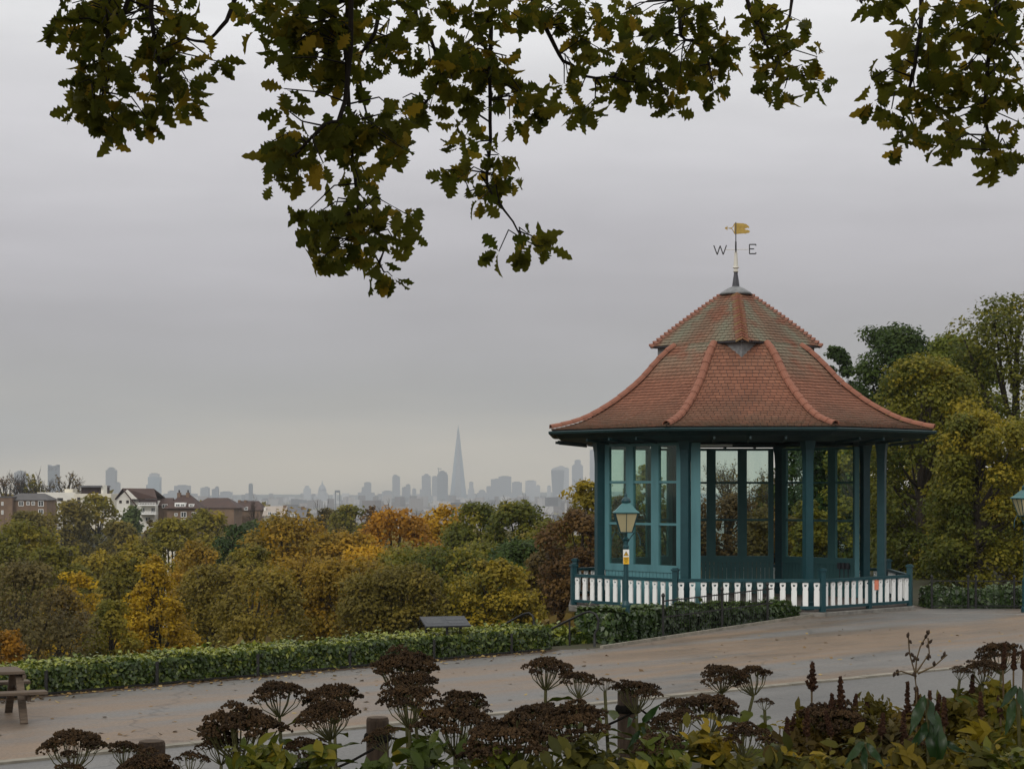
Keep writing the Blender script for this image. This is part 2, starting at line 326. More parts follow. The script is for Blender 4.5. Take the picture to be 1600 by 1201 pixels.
def npmesh(name, V, nper, tint, m=None):
    """V: (N*nper,3) array of separate n-gons"""
    V = np.asarray(V, dtype=np.float32); n = len(V) // nper
    me = bpy.data.meshes.new(name); me.vertices.add(len(V)); me.vertices.foreach_set('co', V.ravel())
    me.loops.add(len(V)); me.loops.foreach_set('vertex_index', np.arange(len(V), dtype=np.int32))
    me.polygons.add(n); me.polygons.foreach_set('loop_start', np.arange(0, len(V), nper, dtype=np.int32))
    me.update(calc_edges=True)
    a = me.attributes.new('tint', 'FLOAT', 'FACE'); a.data.foreach_set('value', np.asarray(tint, dtype=np.float32))
    if m: me.materials.append(m)
    me.validate()
    return me
def norm(a): return a / np.maximum(np.linalg.norm(a, axis=1, keepdims=True), 1e-9)
def leaf_quads(C, Nn, size, rng, long=1.5, axis=None):
    """diamond leaves at C with normal Nn; size (N,)"""
    n = len(C)
    A = rng.normal(size=(n, 3)) if axis is None else axis + rng.normal(size=(n, 3)) * .25
    Nn = norm(Nn); A = norm(A - Nn * np.sum(A * Nn, axis=1, keepdims=True)); B = np.cross(Nn, A)
    s = size[:, None]; l = s * long * .5; w = s * .5
    k = rng.uniform(-.15, .3, (n, 1))
    V = np.empty((n, 4, 3)); V[:, 0] = C - A * l; V[:, 1] = C + B * w - A * l * k * .5; V[:, 2] = C + A * l + Nn * s * rng.uniform(-.2, .2, (n, 1)); V[:, 3] = C - B * w - A * l * k * .5
    return V.reshape(-1, 3)
def at(px, py, Y): return Vector(((px - 800) * Y / F, Y, EYE - (py - HORIZON) * Y / F))
def gnd(px, py):
    Y = EYE * F / (py - HORIZON); return Vector(((px - 800) * Y / F, Y, 0))

# ------------------------------------------------------------------ terrain
E0 = np.array((-5.86, 21.2)); ED = np.array((.773, .634)); EN = np.array((.634, -.773))
PL = np.array([(-80, -44.6), (-6.63, 28.7), (.75, 36.1), (1.64, 36.6), (7.28, 45.7), (9.0, 58), (14, 95), (120, 130), (400, 100), (400, -300), (-80, -300)], float)
def outside(P):
    """distance of points outside the park plateau (0 inside)"""
    n = len(PL); d = np.full(len(P), 1e9); ins = np.zeros(len(P), bool)
    for i in range(n):
        a = PL[i]; b = PL[(i + 1) % n]; e = b - a; w = P - a
        tt = np.clip((w @ e) / (e @ e), 0, 1)[:, None]; d = np.minimum(d, np.linalg.norm(w - tt * e, axis=1))
        c = ((a[1] > P[:, 1]) != (b[1] > P[:, 1])) & (P[:, 0] < (b[0] - a[0]) * (P[:, 1] - a[1]) / ((b[1] - a[1]) + 1e-12) + a[0])
        ins ^= c
    return np.where(ins, 0, d)
def sstep(a, b, x):
    k = np.clip((x - a) / (b - a), 0, 1); return k * k * (3 - 2 * k)
def zg(P):
    P = np.atleast_2d(np.asarray(P, float)); x, y = P[:, 0], P[:, 1]
    d = outside(P); u = (P - E0) @ EN
    bank = np.where(u < 9.6, 1.02 * np.clip((u - 5.2) / 4.4, 0, 1) ** 1.4, 1.02 + .145 * np.clip(u - 9.6, 0, 7.3))
    bank = bank * sstep(-70, -35, x) 
    fall = np.minimum(np.maximum(d - .9, 0) * .36, 20)
    far = sstep(500, 1500, y)
    hill = 13 * np.exp(-((x + 110) / 95) ** 2 - ((y - 430) / 130) ** 2)
    z = np.where(d > 0, -fall, np.where(u > 0, bank, 0))
    return z * (1 - far) + far * -60 + hill * np.where(d > 0, 1, 0) + 48 * sstep(8280, 8640, y) * (.62 + .22 * np.sin(x / 900 + 1) + .12 * np.sin(x / 260))
def zg1(x, y): return float(zg([(x, y)])[0])
def axis_grid(lo, hi, step, far_lo, far_hi, g=1.13):
    c = list(np.arange(lo, hi + 1e-6, step)); k = step; v = hi; w = lo; k2 = step
    up = []
    while v < far_hi: k *= g; v += k; up.append(min(v, far_hi))
    dn = []
    while w > far_lo: k2 *= g; w -= k2; dn.append(max(w, far_lo))
    return np.array(dn[::-1] + c + up)
gx = axis_grid(-26, 30, .7, -5200, 5200); gy = axis_grid(-6, 66, .7, -150, 8700, 1.07)
X, Y = np.meshgrid(gx, gy); P = np.stack([X.ravel(), Y.ravel()], 1); Z = zg(P)
V = np.column_stack([P, Z]); nx, ny = len(gx), len(gy)
idx = np.arange(nx * ny).reshape(ny, nx)
Fc = np.stack([idx[:-1, :-1], idx[:-1, 1:], idx[1:, 1:], idx[1:, :-1]], -1).reshape(-1, 4)
me = bpy.data.meshes.new('ground'); me.from_pydata(V.tolist(), [], Fc.tolist()); me.materials.append(M['ground'])
me.polygons.foreach_set('use_smooth', [True] * len(me.polygons))
link('ground', me, kind='structure')

def sheet(name, pts, z, m):
    b = MB(); b.poly([(p[0], p[1], z) for p in pts]); return b.build(name, m, kind='structure')
def eline(s, u=0): p = E0 + ED * s + EN * u; return (float(p[0]), float(p[1]))
sheet('plaza', [eline(-25), eline(40), (25.06, 48.45), (10.9, 48.45), (10.7, 50.5), (7.6, 47.6), (7.28, 45.6), (1.66, 36.45), (.70, 35.95), (-6.60, 28.6), (-24.6, 10.6)], .004, M['plaza'])
sheet('path', [eline(-25, 5.1), eline(40, 5.1), eline(40, .0), eline(-25, .0)], .004, M['near_path'])
b = MB()
for i in range(72):
    p = eline(-24.5 + i * .9 + .45 - .003); b.box((p[0], p[1], .008 + .004 * math.sin(i * 2.3)), (.885, .17, .05), math.atan2(ED[1], ED[0]) + random.uniform(-.004, .004))
b.build('kerb', M['kerb'], kind='structure')
b = MB()
P0 = np.array((1.75, 36.35)); P1 = np.array((7.35, 45.45)); L = np.linalg.norm(P1 - P0); k = 12
for i in range(k):
    c = P0 + (P1 - P0) * (i + .5) / k; b.box((c[0], c[1], .02), (L / k - .012, .07, .09), math.atan2(*(P1 - P0)[::-1]))
b.build('kerb', M['kerb'], kind='structure')
b = MB(); b.poly([(9.0, 46.75, .008), (26, 43.4, .008), (26, 43.75, .008), (9.0, 46.95, .008)]); b.build('painted_line', mat('worn_pale_line', (.27, .26, .24), (.17, .165, .155), scale=2.5, rough=.8), kind='structure')

# soil strip under the hedge
def strip(name, a, c, off0, off1, z, m):
    a = np.array(a); c = np.array(c); d = (c - a) / np.linalg.norm(c - a); n = np.array((d[1], -d[0]))
    q = [a + n * off0, c + n * off0, c + n * off1, a + n * off1]
    b = MB(); b.poly([(p[0], p[1], z) for p in q]); return b.build(name, m, kind='structure')
strip('hedge_bed', (-24.6, 10.75), (.75, 36.1), -.6, .28, .008, mat('leaf_littered_soil', (.075, .048, .030), (.045, .030, .02), rough=1, scale=14, bump=.4, lo=.3, hi=.7))

# ------------------------------------------------------------------ haze
b = MB(); b.box((0, 4300, 112.5), (10800, 9040, 385))
hz = b.build('haze', None, kind='stuff')
m = bpy.data.materials.new('haze_air'); m.use_nodes = True; t = m.node_tree; t.nodes.clear()
o = N(t, 'ShaderNodeOutputMaterial'); pv = N(t, 'ShaderNodeVolumePrincipled'); pv.inputs['Density'].default_value = 1.35e-4
pv.inputs['Color'].default_value = (.67, .715, .765, 1); pv.inputs['Anisotropy'].default_value = .0
t.links.new(pv.outputs[0], o.inputs['Volume']); hz.data.materials.append(m)
tag(hz, 'thin grey-blue autumn haze hanging over the park and the city', 'haze')

# ------------------------------------------------------------------ the bandstand
BX, BY = 6.03, 50.0; PHI = -2.7; RO = 5.32
bs = thing('bandstand', (BX, BY, 0), 'octagonal park bandstand with red tiled swept roof, teal glazed screens and white balusters', 'bandstand', rz=R(PHI))
def bp(a, rho, z): a = R(a); return Vector((rho * math.sin(a), -rho * math.cos(a), z))
CA = [-22.5 + 45 * k for k in range(9)]          # corner angles, face k between CA[k] and CA[k+1]; face 0 fronts the plaza
def ring(rho): return [(bp(a, rho, 0).x, bp(a, rho, 0).y) for a in CA[:8]]
b = MB(); b.prism(ring(4.84), -.06, .10); bevel(b.build('platform_slab', M['stone'], bs), .015)
b = MB(); b.prism(ring(4.66), .10, .112); b.build('platform_floor', M['floor'], bs)
b = MB(); b.prism(ring(4.62), -2.6, -.062); b.build('plinth', M['brick'], bs)
# plinth bricks on the faces that show
bm_ = MB(); bm_.box((0, 0, 0), (.215, .03, .065)); brick_me = bm_.mesh('brick', M['brick'])
for fk in (7, 0, 1):
    A = bp(CA[fk], 4.63, 0); B = bp(CA[fk + 1], 4.63, 0); Lf = (B - A).length; ang = math.atan2((B - A).y, (B - A).x)
    for row in range(4):
        nb = int(Lf / .225)
        for i in range(nb):
            tt = (i + .5 + (.5 if row % 2 else 0)) * .225 / Lf
            if tt > .985: continue
            p = A.lerp(B, tt); link('brick', brick_me, bs, (p.x, p.y, -.105 - row * .075), rot=(0, 0, ang))
# lower roof
PROF = [(5.32, 4.66), (4.80, 4.77), (4.27, 4.95), (3.55, 5.36), (2.82, 5.92), (2.31, 6.46), (1.70, 7.00)]
def dense(prof, step):
    pr = np.array(prof); # smooth by Catmull-Rom
    q = []
    for i in range(len(pr) - 1):
        p0 = pr[max(i - 1, 0)]; p1 = pr[i]; p2 = pr[i + 1]; p3 = pr[min(i + 2, len(pr) - 1)]
        for u in np.linspace(0, 1, 24, endpoint=False):
            q.append(.5 * ((2 * p1) + (-p0 + p2) * u + (2 * p0 - 5 * p1 + 4 * p2 - p3) * u ** 2 + (-p0 + 3 * p1 - 3 * p2 + p3) * u ** 3))
    q.append(pr[-1]); q = np.array(q); s = np.concatenate([[0], np.cumsum(np.linalg.norm(np.diff(q, axis=0), axis=1))])
    n = int(s[-1] / step); ss = np.linspace(0, s[-1], n + 1)
    return np.column_stack([np.interp(ss, s, q[:, 0]), np.interp(ss, s, q[:, 1])])
def tiled(name, a0, a1, prof, lichen, grime, seed):
    """every clay tile its own lapped piece with a lip; joined as one part of the roof slope"""
    rg = random.Random(seed); V = []; Fq = []; T = []; Lc = []; Gr = []
    n = len(prof) - 1
    for i in range(n):
        r0, z0 = prof[i]; r1, z1 = prof[i + 1]
        A0 = bp(a0, r0, z0); B0 = bp(a1, r0, z0); A1 = bp(a0, r1, z1); B1 = bp(a1, r1, z1)
        w = (B0 - A0).length; k = max(2, int(round(w / .165))); off = .5 if i % 2 else 0
        nrm = (B0 - A0).cross(A1 - A0).normalized()
        if nrm.z < 0: nrm = -nrm
        out_ = (A0 + B0) / 2 - (A1 + B1) / 2; out_.normalize()
        e = [0.0] + [(j + off) / k for j in range(0 if off else 1, k + (0 if off else 0))] + [1.0]
        e = sorted(set(max(0, min(1, q)) for q in e)); rowt = rg.uniform(-.06, .06)
        for q0, q1 in zip(e[:-1], e[1:]):
            g = .006 / max(w, .1); lift = .025 + rg.uniform(-.003, .004)
            p0 = A0.lerp(B0, q0 + g) + nrm * lift + out_ * rg.uniform(0, .012); p1 = A0.lerp(B0, q1 - g) + nrm * lift + out_ * rg.uniform(0, .012)
            p2 = A1.lerp(B1, q1 - g) + nrm * .006; p3 = A1.lerp(B1, q0 + g) + nrm * .006
            b0 = p0 - nrm * .030; b1 = p1 - nrm * .030
            o_ = len(V); V += [p0, p1, p2, p3, b0, b1]
            Fq += [(o_, o_ + 1, o_ + 2, o_ + 3), (o_ + 4, o_ + 5, o_ + 1, o_)]
            tt = min(1, max(0, rg.gauss(.5, .14) + rowt)); mid = (q0 + q1) / 2
            lc = lichen(mid, i / n); gr_ = grime(mid, i / n)
            T += [tt, tt * .5]; Lc += [lc, lc]; Gr += [gr_, gr_]
    me = bpy.data.meshes.new(name); me.from_pydata([tuple(p) for p in V], [], Fq)
    for nm, d in (('tint', T), ('lichen', Lc), ('grime', Gr)):
        a_ = me.attributes.new(nm, 'FLOAT', 'FACE'); a_.data.foreach_set('value', d)
    me.materials.append(M['tile'])
    return link(name, me, bs, kind='stuff')
prof = dense(PROF, .132)
for k in range(8):
    card = (k % 2 == 0)
    lich = (lambda q, s: .25 * max(0, s - .5)) if card else (lambda q, s: .85 * max(0, s - .62) * 2.4)
    tiled('roof_tiles', CA[k], CA[k + 1], prof, lich, lambda q, s: max(0, 1 - s * 2.3) ** .8, 10 + k)
b = MB()
for k in range(8):
    for i in range(len(prof) - 1):
        b.quad(bp(CA[k], prof[i][0], prof[i][1] - .012), bp(CA[k + 1], prof[i][0], prof[i][1] - .012), bp(CA[k + 1], prof[i + 1][0], prof[i + 1][1] - .012), bp(CA[k], prof[i + 1][0], prof[i + 1][1] - .012))
b.build('roof_deck', M['lead_dark'], bs)
# upper pyramid roof, corners over the fronts (angles 0, 90, 180, 270)
PY = [(2.31, 6.955), (.40, 8.37)]
pprof = np.column_stack([np.linspace(2.31, .40, 20), np.linspace(6.955, 8.37, 20) + .03 * np.sin(np.linspace(0, math.pi, 20))])
for k in range(4):
    tiled('roof_tiles', k * 90, k * 90 + 90, pprof, lambda q, s: .30 + .6 * max(0, 1 - abs(min(q, 1 - q) - .22) / .2), lambda q, s: .15, 30 + k)
b = MB()
for k in range(4):
    for i in range(len(pprof) - 1):
        b.quad(bp(k * 90, pprof[i][0], pprof[i][1] - .012), bp(k * 90 + 90, pprof[i][0], pprof[i][1] - .012), bp(k * 90 + 90, pprof[i + 1][0], pprof[i + 1][1] - .012), bp(k * 90, pprof[i + 1][0], pprof[i + 1][1] - .012))
b.poly([bp(k * 90, 2.30, 6.915) for k in range(4)])
for k in range(4): b.quad(bp(k * 90, 2.30, 6.916), bp(k * 90 + 90, 2.30, 6.916), bp(k * 90 + 90, 2.30, 6.945), bp(k * 90, 2.30, 6.945))
b.build('upper_roof_deck', M['lead_dark'], bs)
# lead gussets under the four overhanging corners
for k in range(4):
    a = k * 90; b = MB(); s45 = 2.10
    tip = bp(a, s45, 6.922); low = bp(a, s45, 6.50)
    dirL = (bp(a - 90, s45, 6.922) - tip).normalized(); dirR = (bp(a + 90, s45, 6.922) - tip).normalized()
    l_ = tip + dirL * .62; r_ = tip + dirR * .62
    inn = bp(a, 1.5, 6.922); b.poly([tip, low, l_]); b.poly([tip, r_, low]); b.poly([low, inn, l_]); b.poly([low, r_, inn]); b.poly([tip, l_, inn, r_])
    b.build('lead_gusset', M['lead'], bs)
# hip tiles: half-round pieces one by one
def hip_run(name, pts, r0, m, seg=.30, half=True):
    pts = [Vector(p) for p in pts]; s = [0]
    for p, q in zip(pts[:-1], pts[1:]): s.append(s[-1] + (q - p).length)
    n = max(1, int(round(s[-1] / seg)))
    def pos(d):
        for i in range(len(s) - 1):
            if d <= s[i + 1] + 1e-9: return pts[i].lerp(pts[i + 1], (d - s[i]) / max(1e-9, s[i + 1] - s[i]))
        return pts[-1]
    for i in range(n):
        p = pos(s[-1] * i / n - 0); q = pos(min(s[-1], s[-1] * (i + 1) / n + .03)); d = (q - p).normalized()
        side = d.cross(Vector((0, 0, 1))).normalized(); up = side.cross(d).normalized()
        b = MB(); rows = []
        jr = random.uniform(-.006, .006)
        for e_, (c, rr) in enumerate(((p, r0 * 1.06), (q, r0 * .94))):
            for ro in (rr, rr - .018):
                for g in range(7):
                    an = math.pi * g / 6; b.v.append(tuple(c - p + side * (math.cos(an) * ro) + up * (math.sin(an) * ro - .02 + jr)))
        for g in range(6):
            b.f += [(g, g + 1, 15 + g, 14 + g), (7 + g + 1, 7 + g, 21 + g, 22 + g), (g + 1, g, 7 + g, 8 + g), (14 + g, 15 + g, 22 + g, 21 + g)]
        b.f += [(0, 14, 21, 7), (6, 13, 27, 20)]; b.t = [.5] * len(b.f)
        b.build(name, m, bs, smooth=False, loc=p)
for a in CA[:8]:
    hip_run('hip_tile', [bp(a, r_ + .02, z_ + .045) for r_, z_ in prof[::2] if r_ > 1.9] + [bp(a, 1.80, 6.94)], .105, M['hip_tile'])
for k in range(4):
    n = 19
    for i in range(n):                           # bonnet tiles, lapped one over the other
        t0 = i / n; r0_, z0_ = 2.34 + (.42 - 2.34) * t0, 6.985 + (8.385 - 6.985) * t0 + .03 * math.sin(math.pi * t0)
        p = bp(k * 90, r0_, z0_); q = bp(k * 90, r0_ - .125, z0_ + .062)
        side = bp(k * 90 + 90, 1, 0); b = MB(); hw = .17
        dn = Vector((0, 0, -.085)); inn = bp(k * 90, -.10, 0)
        lo = [p + side * -hw + dn + inn, p + side * -hw * .5 + dn * .5 + inn * .4, p, p + side * hw * .5 + dn * .5 + inn * .4, p + side * hw + dn + inn]
        hi = [v_ + (q - p) for v_ in lo]; up = Vector((0, 0, .045))
        for g in range(4):
            b.quad(lo[g] - p + up, lo[g + 1] - p + up, hi[g + 1] - p, hi[g] - p); b.quad(lo[g] - p, lo[g + 1] - p, lo[g + 1] - p + up, lo[g] - p + up)
        b.build('bonnet_tile', M['hip_moss'] if k == 0 and i % 3 == 0 else M['hip_tile'], bs, loc=p)
# lead cap and finial, weathervane
b = MB(); b.lathe([(.46, 8.35), (.40, 8.41), (.22, 8.52), (.10, 8.57)], 16); b.build('lead_cap', M['lead'], bs, smooth=True)
b = MB(); b.lathe([(.105, 8.55), (.085, 8.70), (.05, 8.93), (.06, 8.95)], 8); b.build('finial', M['lead_dark'], bs)
wv = MB(); wv.lathe([(.05, 8.95), (.075, 8.98), (.05, 9.02), (.05, 9.05), (.085, 9.07), (.085, 9.09), (.062, 9.11), (.036, 9.52), (.03, 9.53)], 10)
wvo = wv.build('weathervane', M['cream_post'], bs); wvo.rotation_euler = (0, 0, R(-4.2))
b = MB(); b.tube([(0, 0, 9.5), (0, 0, 10.3)], .016, 6); b.tube([(0, 0, 9.52), (0, 0, 9.78)], .026, 6); b.build('rod', M['lead_dark'], wvo)
b = MB(); b.tube([(-.30, 0, 9.565), (.33, 0, 9.565)], .009, 6); b.tube([(0, -.32, 9.565), (0, .32, 9.565)], .009, 6); b.build('compass_arm', M['cream_post'], wvo)
def letter(strokes, c, ax, h=.25, w=.2, th=.028):
    b = MB(); ax = Vector(ax)
    for (x0, y0), (x1, y1) in strokes:
        b.beam(ax * ((x0 - .5) * w) + Vector((0, 0, (y0 - .5) * h)), ax * ((x1 - .5) * w) + Vector((0, 0, (y1 - .5) * h)), th, th, up=(ax.y, -ax.x, 0))
    o = b.build('compass_letter', M['sign_black'], wvo, loc=c); return o
letter([((0, 1), (.27, 0)), ((.27, 0), (.5, .95)), ((.5, .95), (.74, 0)), ((.74, 0), (1, 1))], (-.42, 0, 9.56), (1, 0, 0), w=.34)
letter([((.1, 0), (.1, 1)), ((.1, 1), (1, 1)), ((.1, .52), (.75, .52)), ((.1, 0), (1, 0)), ((1, 1), (1, .86)), ((1, 0), (1, .14))], (.44, 0, 9.57), (1, 0, 0), w=.19)
letter([((0, 0), (0, 1)), ((0, 1), (1, 0)), ((1, 0), (1, 1))], (0, .42, 9.565), (0, 1, 0), w=.2)
letter([((1, .85), (.5, 1)), ((.5, 1), (0, .75)), ((0, .75), (1, .3)), ((1, .3), (.5, 0)), ((.5, 0), (0, .15))], (0, -.42, 9.565), (0, 1, 0), w=.18)
b = MB()                                          # swallow-tailed gilded flag with a ragged end
top = [(0, .15), (.21, .135), (.235, .12), (.26, .125), (.30, .10), (.31, .085), (.345, .06), (.365, .02), (.34, .005), (.31, .02), (.27, .0), (.225, -.015)]
bot = [(.225, -.015), (.27, -.04), (.30, -.035), (.33, -.05), (.365, -.06), (.375, -.11), (.345, -.115), (.325, -.135), (.30, -.12), (.26, -.145), (.21, -.135), (0, -.15)]
for poly_ in (top + [(0, -.015)], [(0, -.015)] + bot):
    n = len(poly_); o_ = len(b.v)
    for y_ in (-.008, .008): b.v += [(x, y_, z) for x, z in poly_]
    b.f.append(tuple(o_ + i for i in range(n))); b.f.append(tuple(o_ + n + i for i in reversed(range(n))))
    for i in range(n): b.f.append((o_ + (i + 1) % n, o_ + i, o_ + n + i, o_ + n + (i + 1) % n))
b.t = [.5] * len(b.f)
for z_ in (.10, .05, -.06, -.11): b.beam((.01, -.010, z_), (.22, -.010, z_ * .93), .006, .012)
fl = b.build('flag', M['gold'], wvo, loc=(0, 0, 10.13)); 
b = MB(); b.tube([(0, 0, .15), (-.04, 0, .12), (-.075, 0, .05), (-.11, 0, .02), (-.22, 0, .02)], .012, 6); b.tube([(0, 0, -.15), (-.04, 0, -.12), (-.075, 0, -.05), (-.11, 0, .0), (-.2, 0, .015)], .012, 6)
b.box((-.235, 0, .015), (.022, .012, .11)); b.beam((-.29, 0, .015), (-.22, 0, .015), .012, .05); b.box((-.028, 0, 0), (.03, .012, .29))
b.build('pointer', M['gold'], wvo, loc=(0, 0, 10.13))
# eaves: gutter, fascia, soffit, ceiling
def rim(prof2, close=True):
    b = MB()
    for k in range(8):
        for (r0, z0), (r1, z1) in zip(prof2, prof2[1:] + ([prof2[0]] if close else [])):
            b.quad(bp(CA[k], r0, z0), bp(CA[k + 1], r0, z0), bp(CA[k + 1], r1, z1), bp(CA[k], r1, z1))
    return b
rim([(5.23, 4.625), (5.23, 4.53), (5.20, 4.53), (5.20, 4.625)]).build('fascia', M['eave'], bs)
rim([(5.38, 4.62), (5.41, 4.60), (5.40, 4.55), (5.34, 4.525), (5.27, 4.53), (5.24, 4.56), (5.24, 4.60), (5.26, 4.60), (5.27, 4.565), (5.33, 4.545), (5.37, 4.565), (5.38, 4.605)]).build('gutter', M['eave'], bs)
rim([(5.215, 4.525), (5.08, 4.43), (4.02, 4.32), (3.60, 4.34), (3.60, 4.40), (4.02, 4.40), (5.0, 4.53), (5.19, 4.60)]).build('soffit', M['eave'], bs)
b = MB()
b.prism(ring(4.0), 4.47, 4.52); b.build('ceiling', M['shaded_teal'], bs)
for a in range(0, 360, 45):
    for o_ in (-12, 0, 12):
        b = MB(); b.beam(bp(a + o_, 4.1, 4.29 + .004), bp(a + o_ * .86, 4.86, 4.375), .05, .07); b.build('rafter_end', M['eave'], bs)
b = MB(); b.box((-.55, .3, 4.30), (.95, .12, .06)); bt = b.build('sky_gap_strip', M['gap_strip'], bs)  # no lamp: added white strip imitates sky light through the gap under the soffit
# columns with flared heads
b = MB()
def sq(r_): return [(-r_, -r_), (r_, -r_), (r_, r_), (-r_, r_)]
lv = [(.115, .112), (.115, .30), (.10, .33), (.10, 3.55), (.10, 3.8), (.115, 4.1), (.15, 4.33)]
for i, (r_, z_) in enumerate(lv): b.v += [(x, y, z_) for x, y in sq(r_)]
for i in range(len(lv) - 1):
    for g in range(4): b.f.append((i * 4 + g, i * 4 + (g + 1) % 4, i * 4 + 4 + (g + 1) % 4, i * 4 + 4 + g))
b.f += [(3, 2, 1, 0), tuple((len(lv) - 1) * 4 + g for g in range(4))]; b.t = [.5] * len(b.f)
colme = b.mesh('column', M['dark_teal'])
for a in CA[:8]:
    p = bp(a, 3.97, 0); link('column', colme, bs, (p.x, p.y, 0), rot=(0, 0, R(a)))
# head beam
for k in range(8):
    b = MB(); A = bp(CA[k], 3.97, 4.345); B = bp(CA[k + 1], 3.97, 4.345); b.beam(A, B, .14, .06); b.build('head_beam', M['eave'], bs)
# glazed screens: 3 bays of 3 panes; faces 7 (front left of the opening), 6, 5, 4, 3
ZS = [(1.19, 2.20), (2.26, 3.27), (3.33, 4.22)]
for k in (7, 6, 5, 4, 3):
    A = bp(CA[k], 3.90, 0); B = bp(CA[k + 1], 3.90, 0); Lf = (B - A).length; d = (B - A).normalized(); nrm = Vector((d.y, -d.x, 0)); ang = math.atan2(d.y, d.x)
    m0 = .15; m1 = Lf - .15; bay = (m1 - m0) / 3; jw = .12
    fr = MB()
    for i in range(4):
        w = .26 if 0 < i < 3 else .15
        c = A + d * ((m0 + bay * i) if 0 < i < 3 else (m0 + .075 if i == 0 else m1 - .075))
        fr.box((c.x, c.y, 2.705), (w, .10, 3.03), ang)
    for z_, hh in ((1.10, .18), (4.255, .07)):
        c = A + d * (Lf / 2); fr.box((c.x, c.y, z_), (m1 - m0 + .002, .094, hh), ang)
    for i in range(3):
        x0 = m0 + (bay * i + .13 if i else .15); x1 = m0 + (bay * (i + 1) - .13 if i < 2 else bay * 3 - .15)
        for z_ in (2.23, 3.30):
            c = A + d * ((x0 + x1) / 2); fr.box((c.x, c.y, z_), (x1 - x0 + .004, .06, .06), ang)
    tm = M['teal'] if k == 7 else M['shaded_teal']; sc_ = fr.build('screen_frame', tm, bs)  # all but the front screen take the teal with shade painted in
    for i in range(3):
        x0 = m0 + (bay * i + .13 if i else .15); x1 = m0 + (bay * (i + 1) - .13 if i < 2 else bay * 3 - .15)
        for z0, z1 in ZS:
            c = A + d * ((x0 + x1) / 2); b = MB(); b.box((0, 0, 0), (x1 - x0 + .01, .008, z1 - z0 + .01)); b.build('pane', M['glass'], sc_, loc=(c.x, c.y, (z0 + z1) / 2)).rotation_euler = (0, 0, ang)
    nb = 22; bw = (m1 - m0) / nb                   # boarded apron below the panes
    b = MB(); b.box((0, 0, 0), (bw - .012, .045, .90)); bme = b.mesh('apron_board', tm)
    for i in range(nb):
        c = A + d * (m0 + bw * (i + .5)); link('apron_board', bme, sc_, (c.x, c.y, .56), rot=(0, 0, ang))
# end jambs of the screen, turned across the opening
for a, dd, w in ((CA[0], 1, .24), (CA[3], -1, .13)):
    p = bp(a, 3.92, 0); q = p + Vector((dd * (.115 + w / 2), 0, 0))
    b = MB(); b.box((q.x, q.y, 2.20), (w, .09, 4.16)); b.build('end_jamb', M['teal'], bs)
# switch boxes on the back wall
A = bp(CA[3], 3.84, 0); B = bp(CA[2 + 2], 3.84, 0)
b = MB(); p = A.lerp(B, .10)
for i in range(3): 
    p = A.lerp(B, .15 + i * .05); b.box((p.x, p.y, .98), (.10, .08, .17), math.atan2((B - A).y, (B - A).x)); b.tube([(p.x, p.y - .02, .9), (p.x, p.y - .02, .5)], .012, 5)
b.build('socket_box', M['lead_dark'], bs)
# balustrade
prof_b = MB()
def plank(polys, th):
    b = MB()
    for poly_, loop in polys:
        n = len(poly_); o_ = len(b.v)
        for y_ in (-th / 2, th / 2): b.v += [(x, y_, z) for x, z in poly_]
        for q in loop: b.f.append(tuple(o_ + i for i in q)); b.f.append(tuple(o_ + n + i for i in reversed(q)))
        used = {}
        for q in loop:
            for i in range(len(q)):
                e_ = (q[i], q[(i + 1) % len(q)])
                if (e_[1], e_[0]) in used: used.pop((e_[1], e_[0]))
                else: used[e_] = 1
        for i, j in used: b.f.append((o_ + j, o_ + i, o_ + n + i, o_ + n + j))
    b.t = [.5] * len(b.f); return b
W = .066
pts = [(-W, .25), (W, .25), (W, .62), (-W, .62), (.058, .645), (-.058, .645), (.058, .665), (-.058, .665)]
loops = [(0, 1, 2, 3), (3, 2, 4, 5), (5, 4, 6, 7)]
o0 = len(pts); outer = [(-.072, .69), (0, .69 - .012), (.072, .69), (.072, .75), (.072, .82), (0, .835), (-.072, .82), (-.072, .75)]
outer[0] = (-.058, .665); outer[2] = (.058, .665); outer[1] = (0, .665)
inner = [(-.026, .735), (0, .72), (.026, .735), (.034, .757), (.022, .778), (0, .768), (-.022, .778), (-.034, .757)]   # heart-shaped hole
pts += outer + inner
for i in range(8): loops.append((o0 + i, o0 + (i + 1) % 8, o0 + 8 + (i + 1) % 8, o0 + 8 + i))
balme = plank([(pts, loops)], .032).mesh('baluster', M['white'])
pb = MB(); pb.box((0, 0, .60), (.13, .13, 1.0)); pb.box((0, 0, 1.12), (.18, .18, .04)); pb.box((0, 0, 1.155), (.12, .12, .03)); pme = pb.mesh('newel_post', M['dark_teal'])
RB = 4.70
for k in range(8):
    A = bp(CA[k], RB, 0); B = bp(CA[k + 1], RB, 0); d = (B - A).normalized(); ang = math.atan2(d.y, d.x); Lf = (B - A).length
    link('newel_post', pme, bs, (A.x, A.y, .01), rot=(0, 0, R(CA[k])))
    b = MB(); b.beam(A + d * .066 + Vector((0, 0, .875)), B - d * .066 + Vector((0, 0, .875)), .10, .075); b.build('top_rail', M['dark_teal'], bs)
    b = MB(); b.beam(A + d * .066 + Vector((0, 0, .215)), B - d * .066 + Vector((0, 0, .215)), .09, .07); b.build('bottom_rail', M['dark_teal'], bs)
    for i in range(13):
        p = A + d * (Lf * (i + .5) / 13); link('baluster', balme, bs, (p.x, p.y, 0), rot=(0, 0, ang))
    if k in (1, 3, 5, 7, 2):
        p = A.lerp(B, .52); pq = MB(); pq.box((0, 0, .5), (.11, .11, .8)); o_ = link('rail_post', pq.mesh('rail_post', M['dark_teal']), bs, (p.x, p.y, .012), rot=(0, 0, ang))
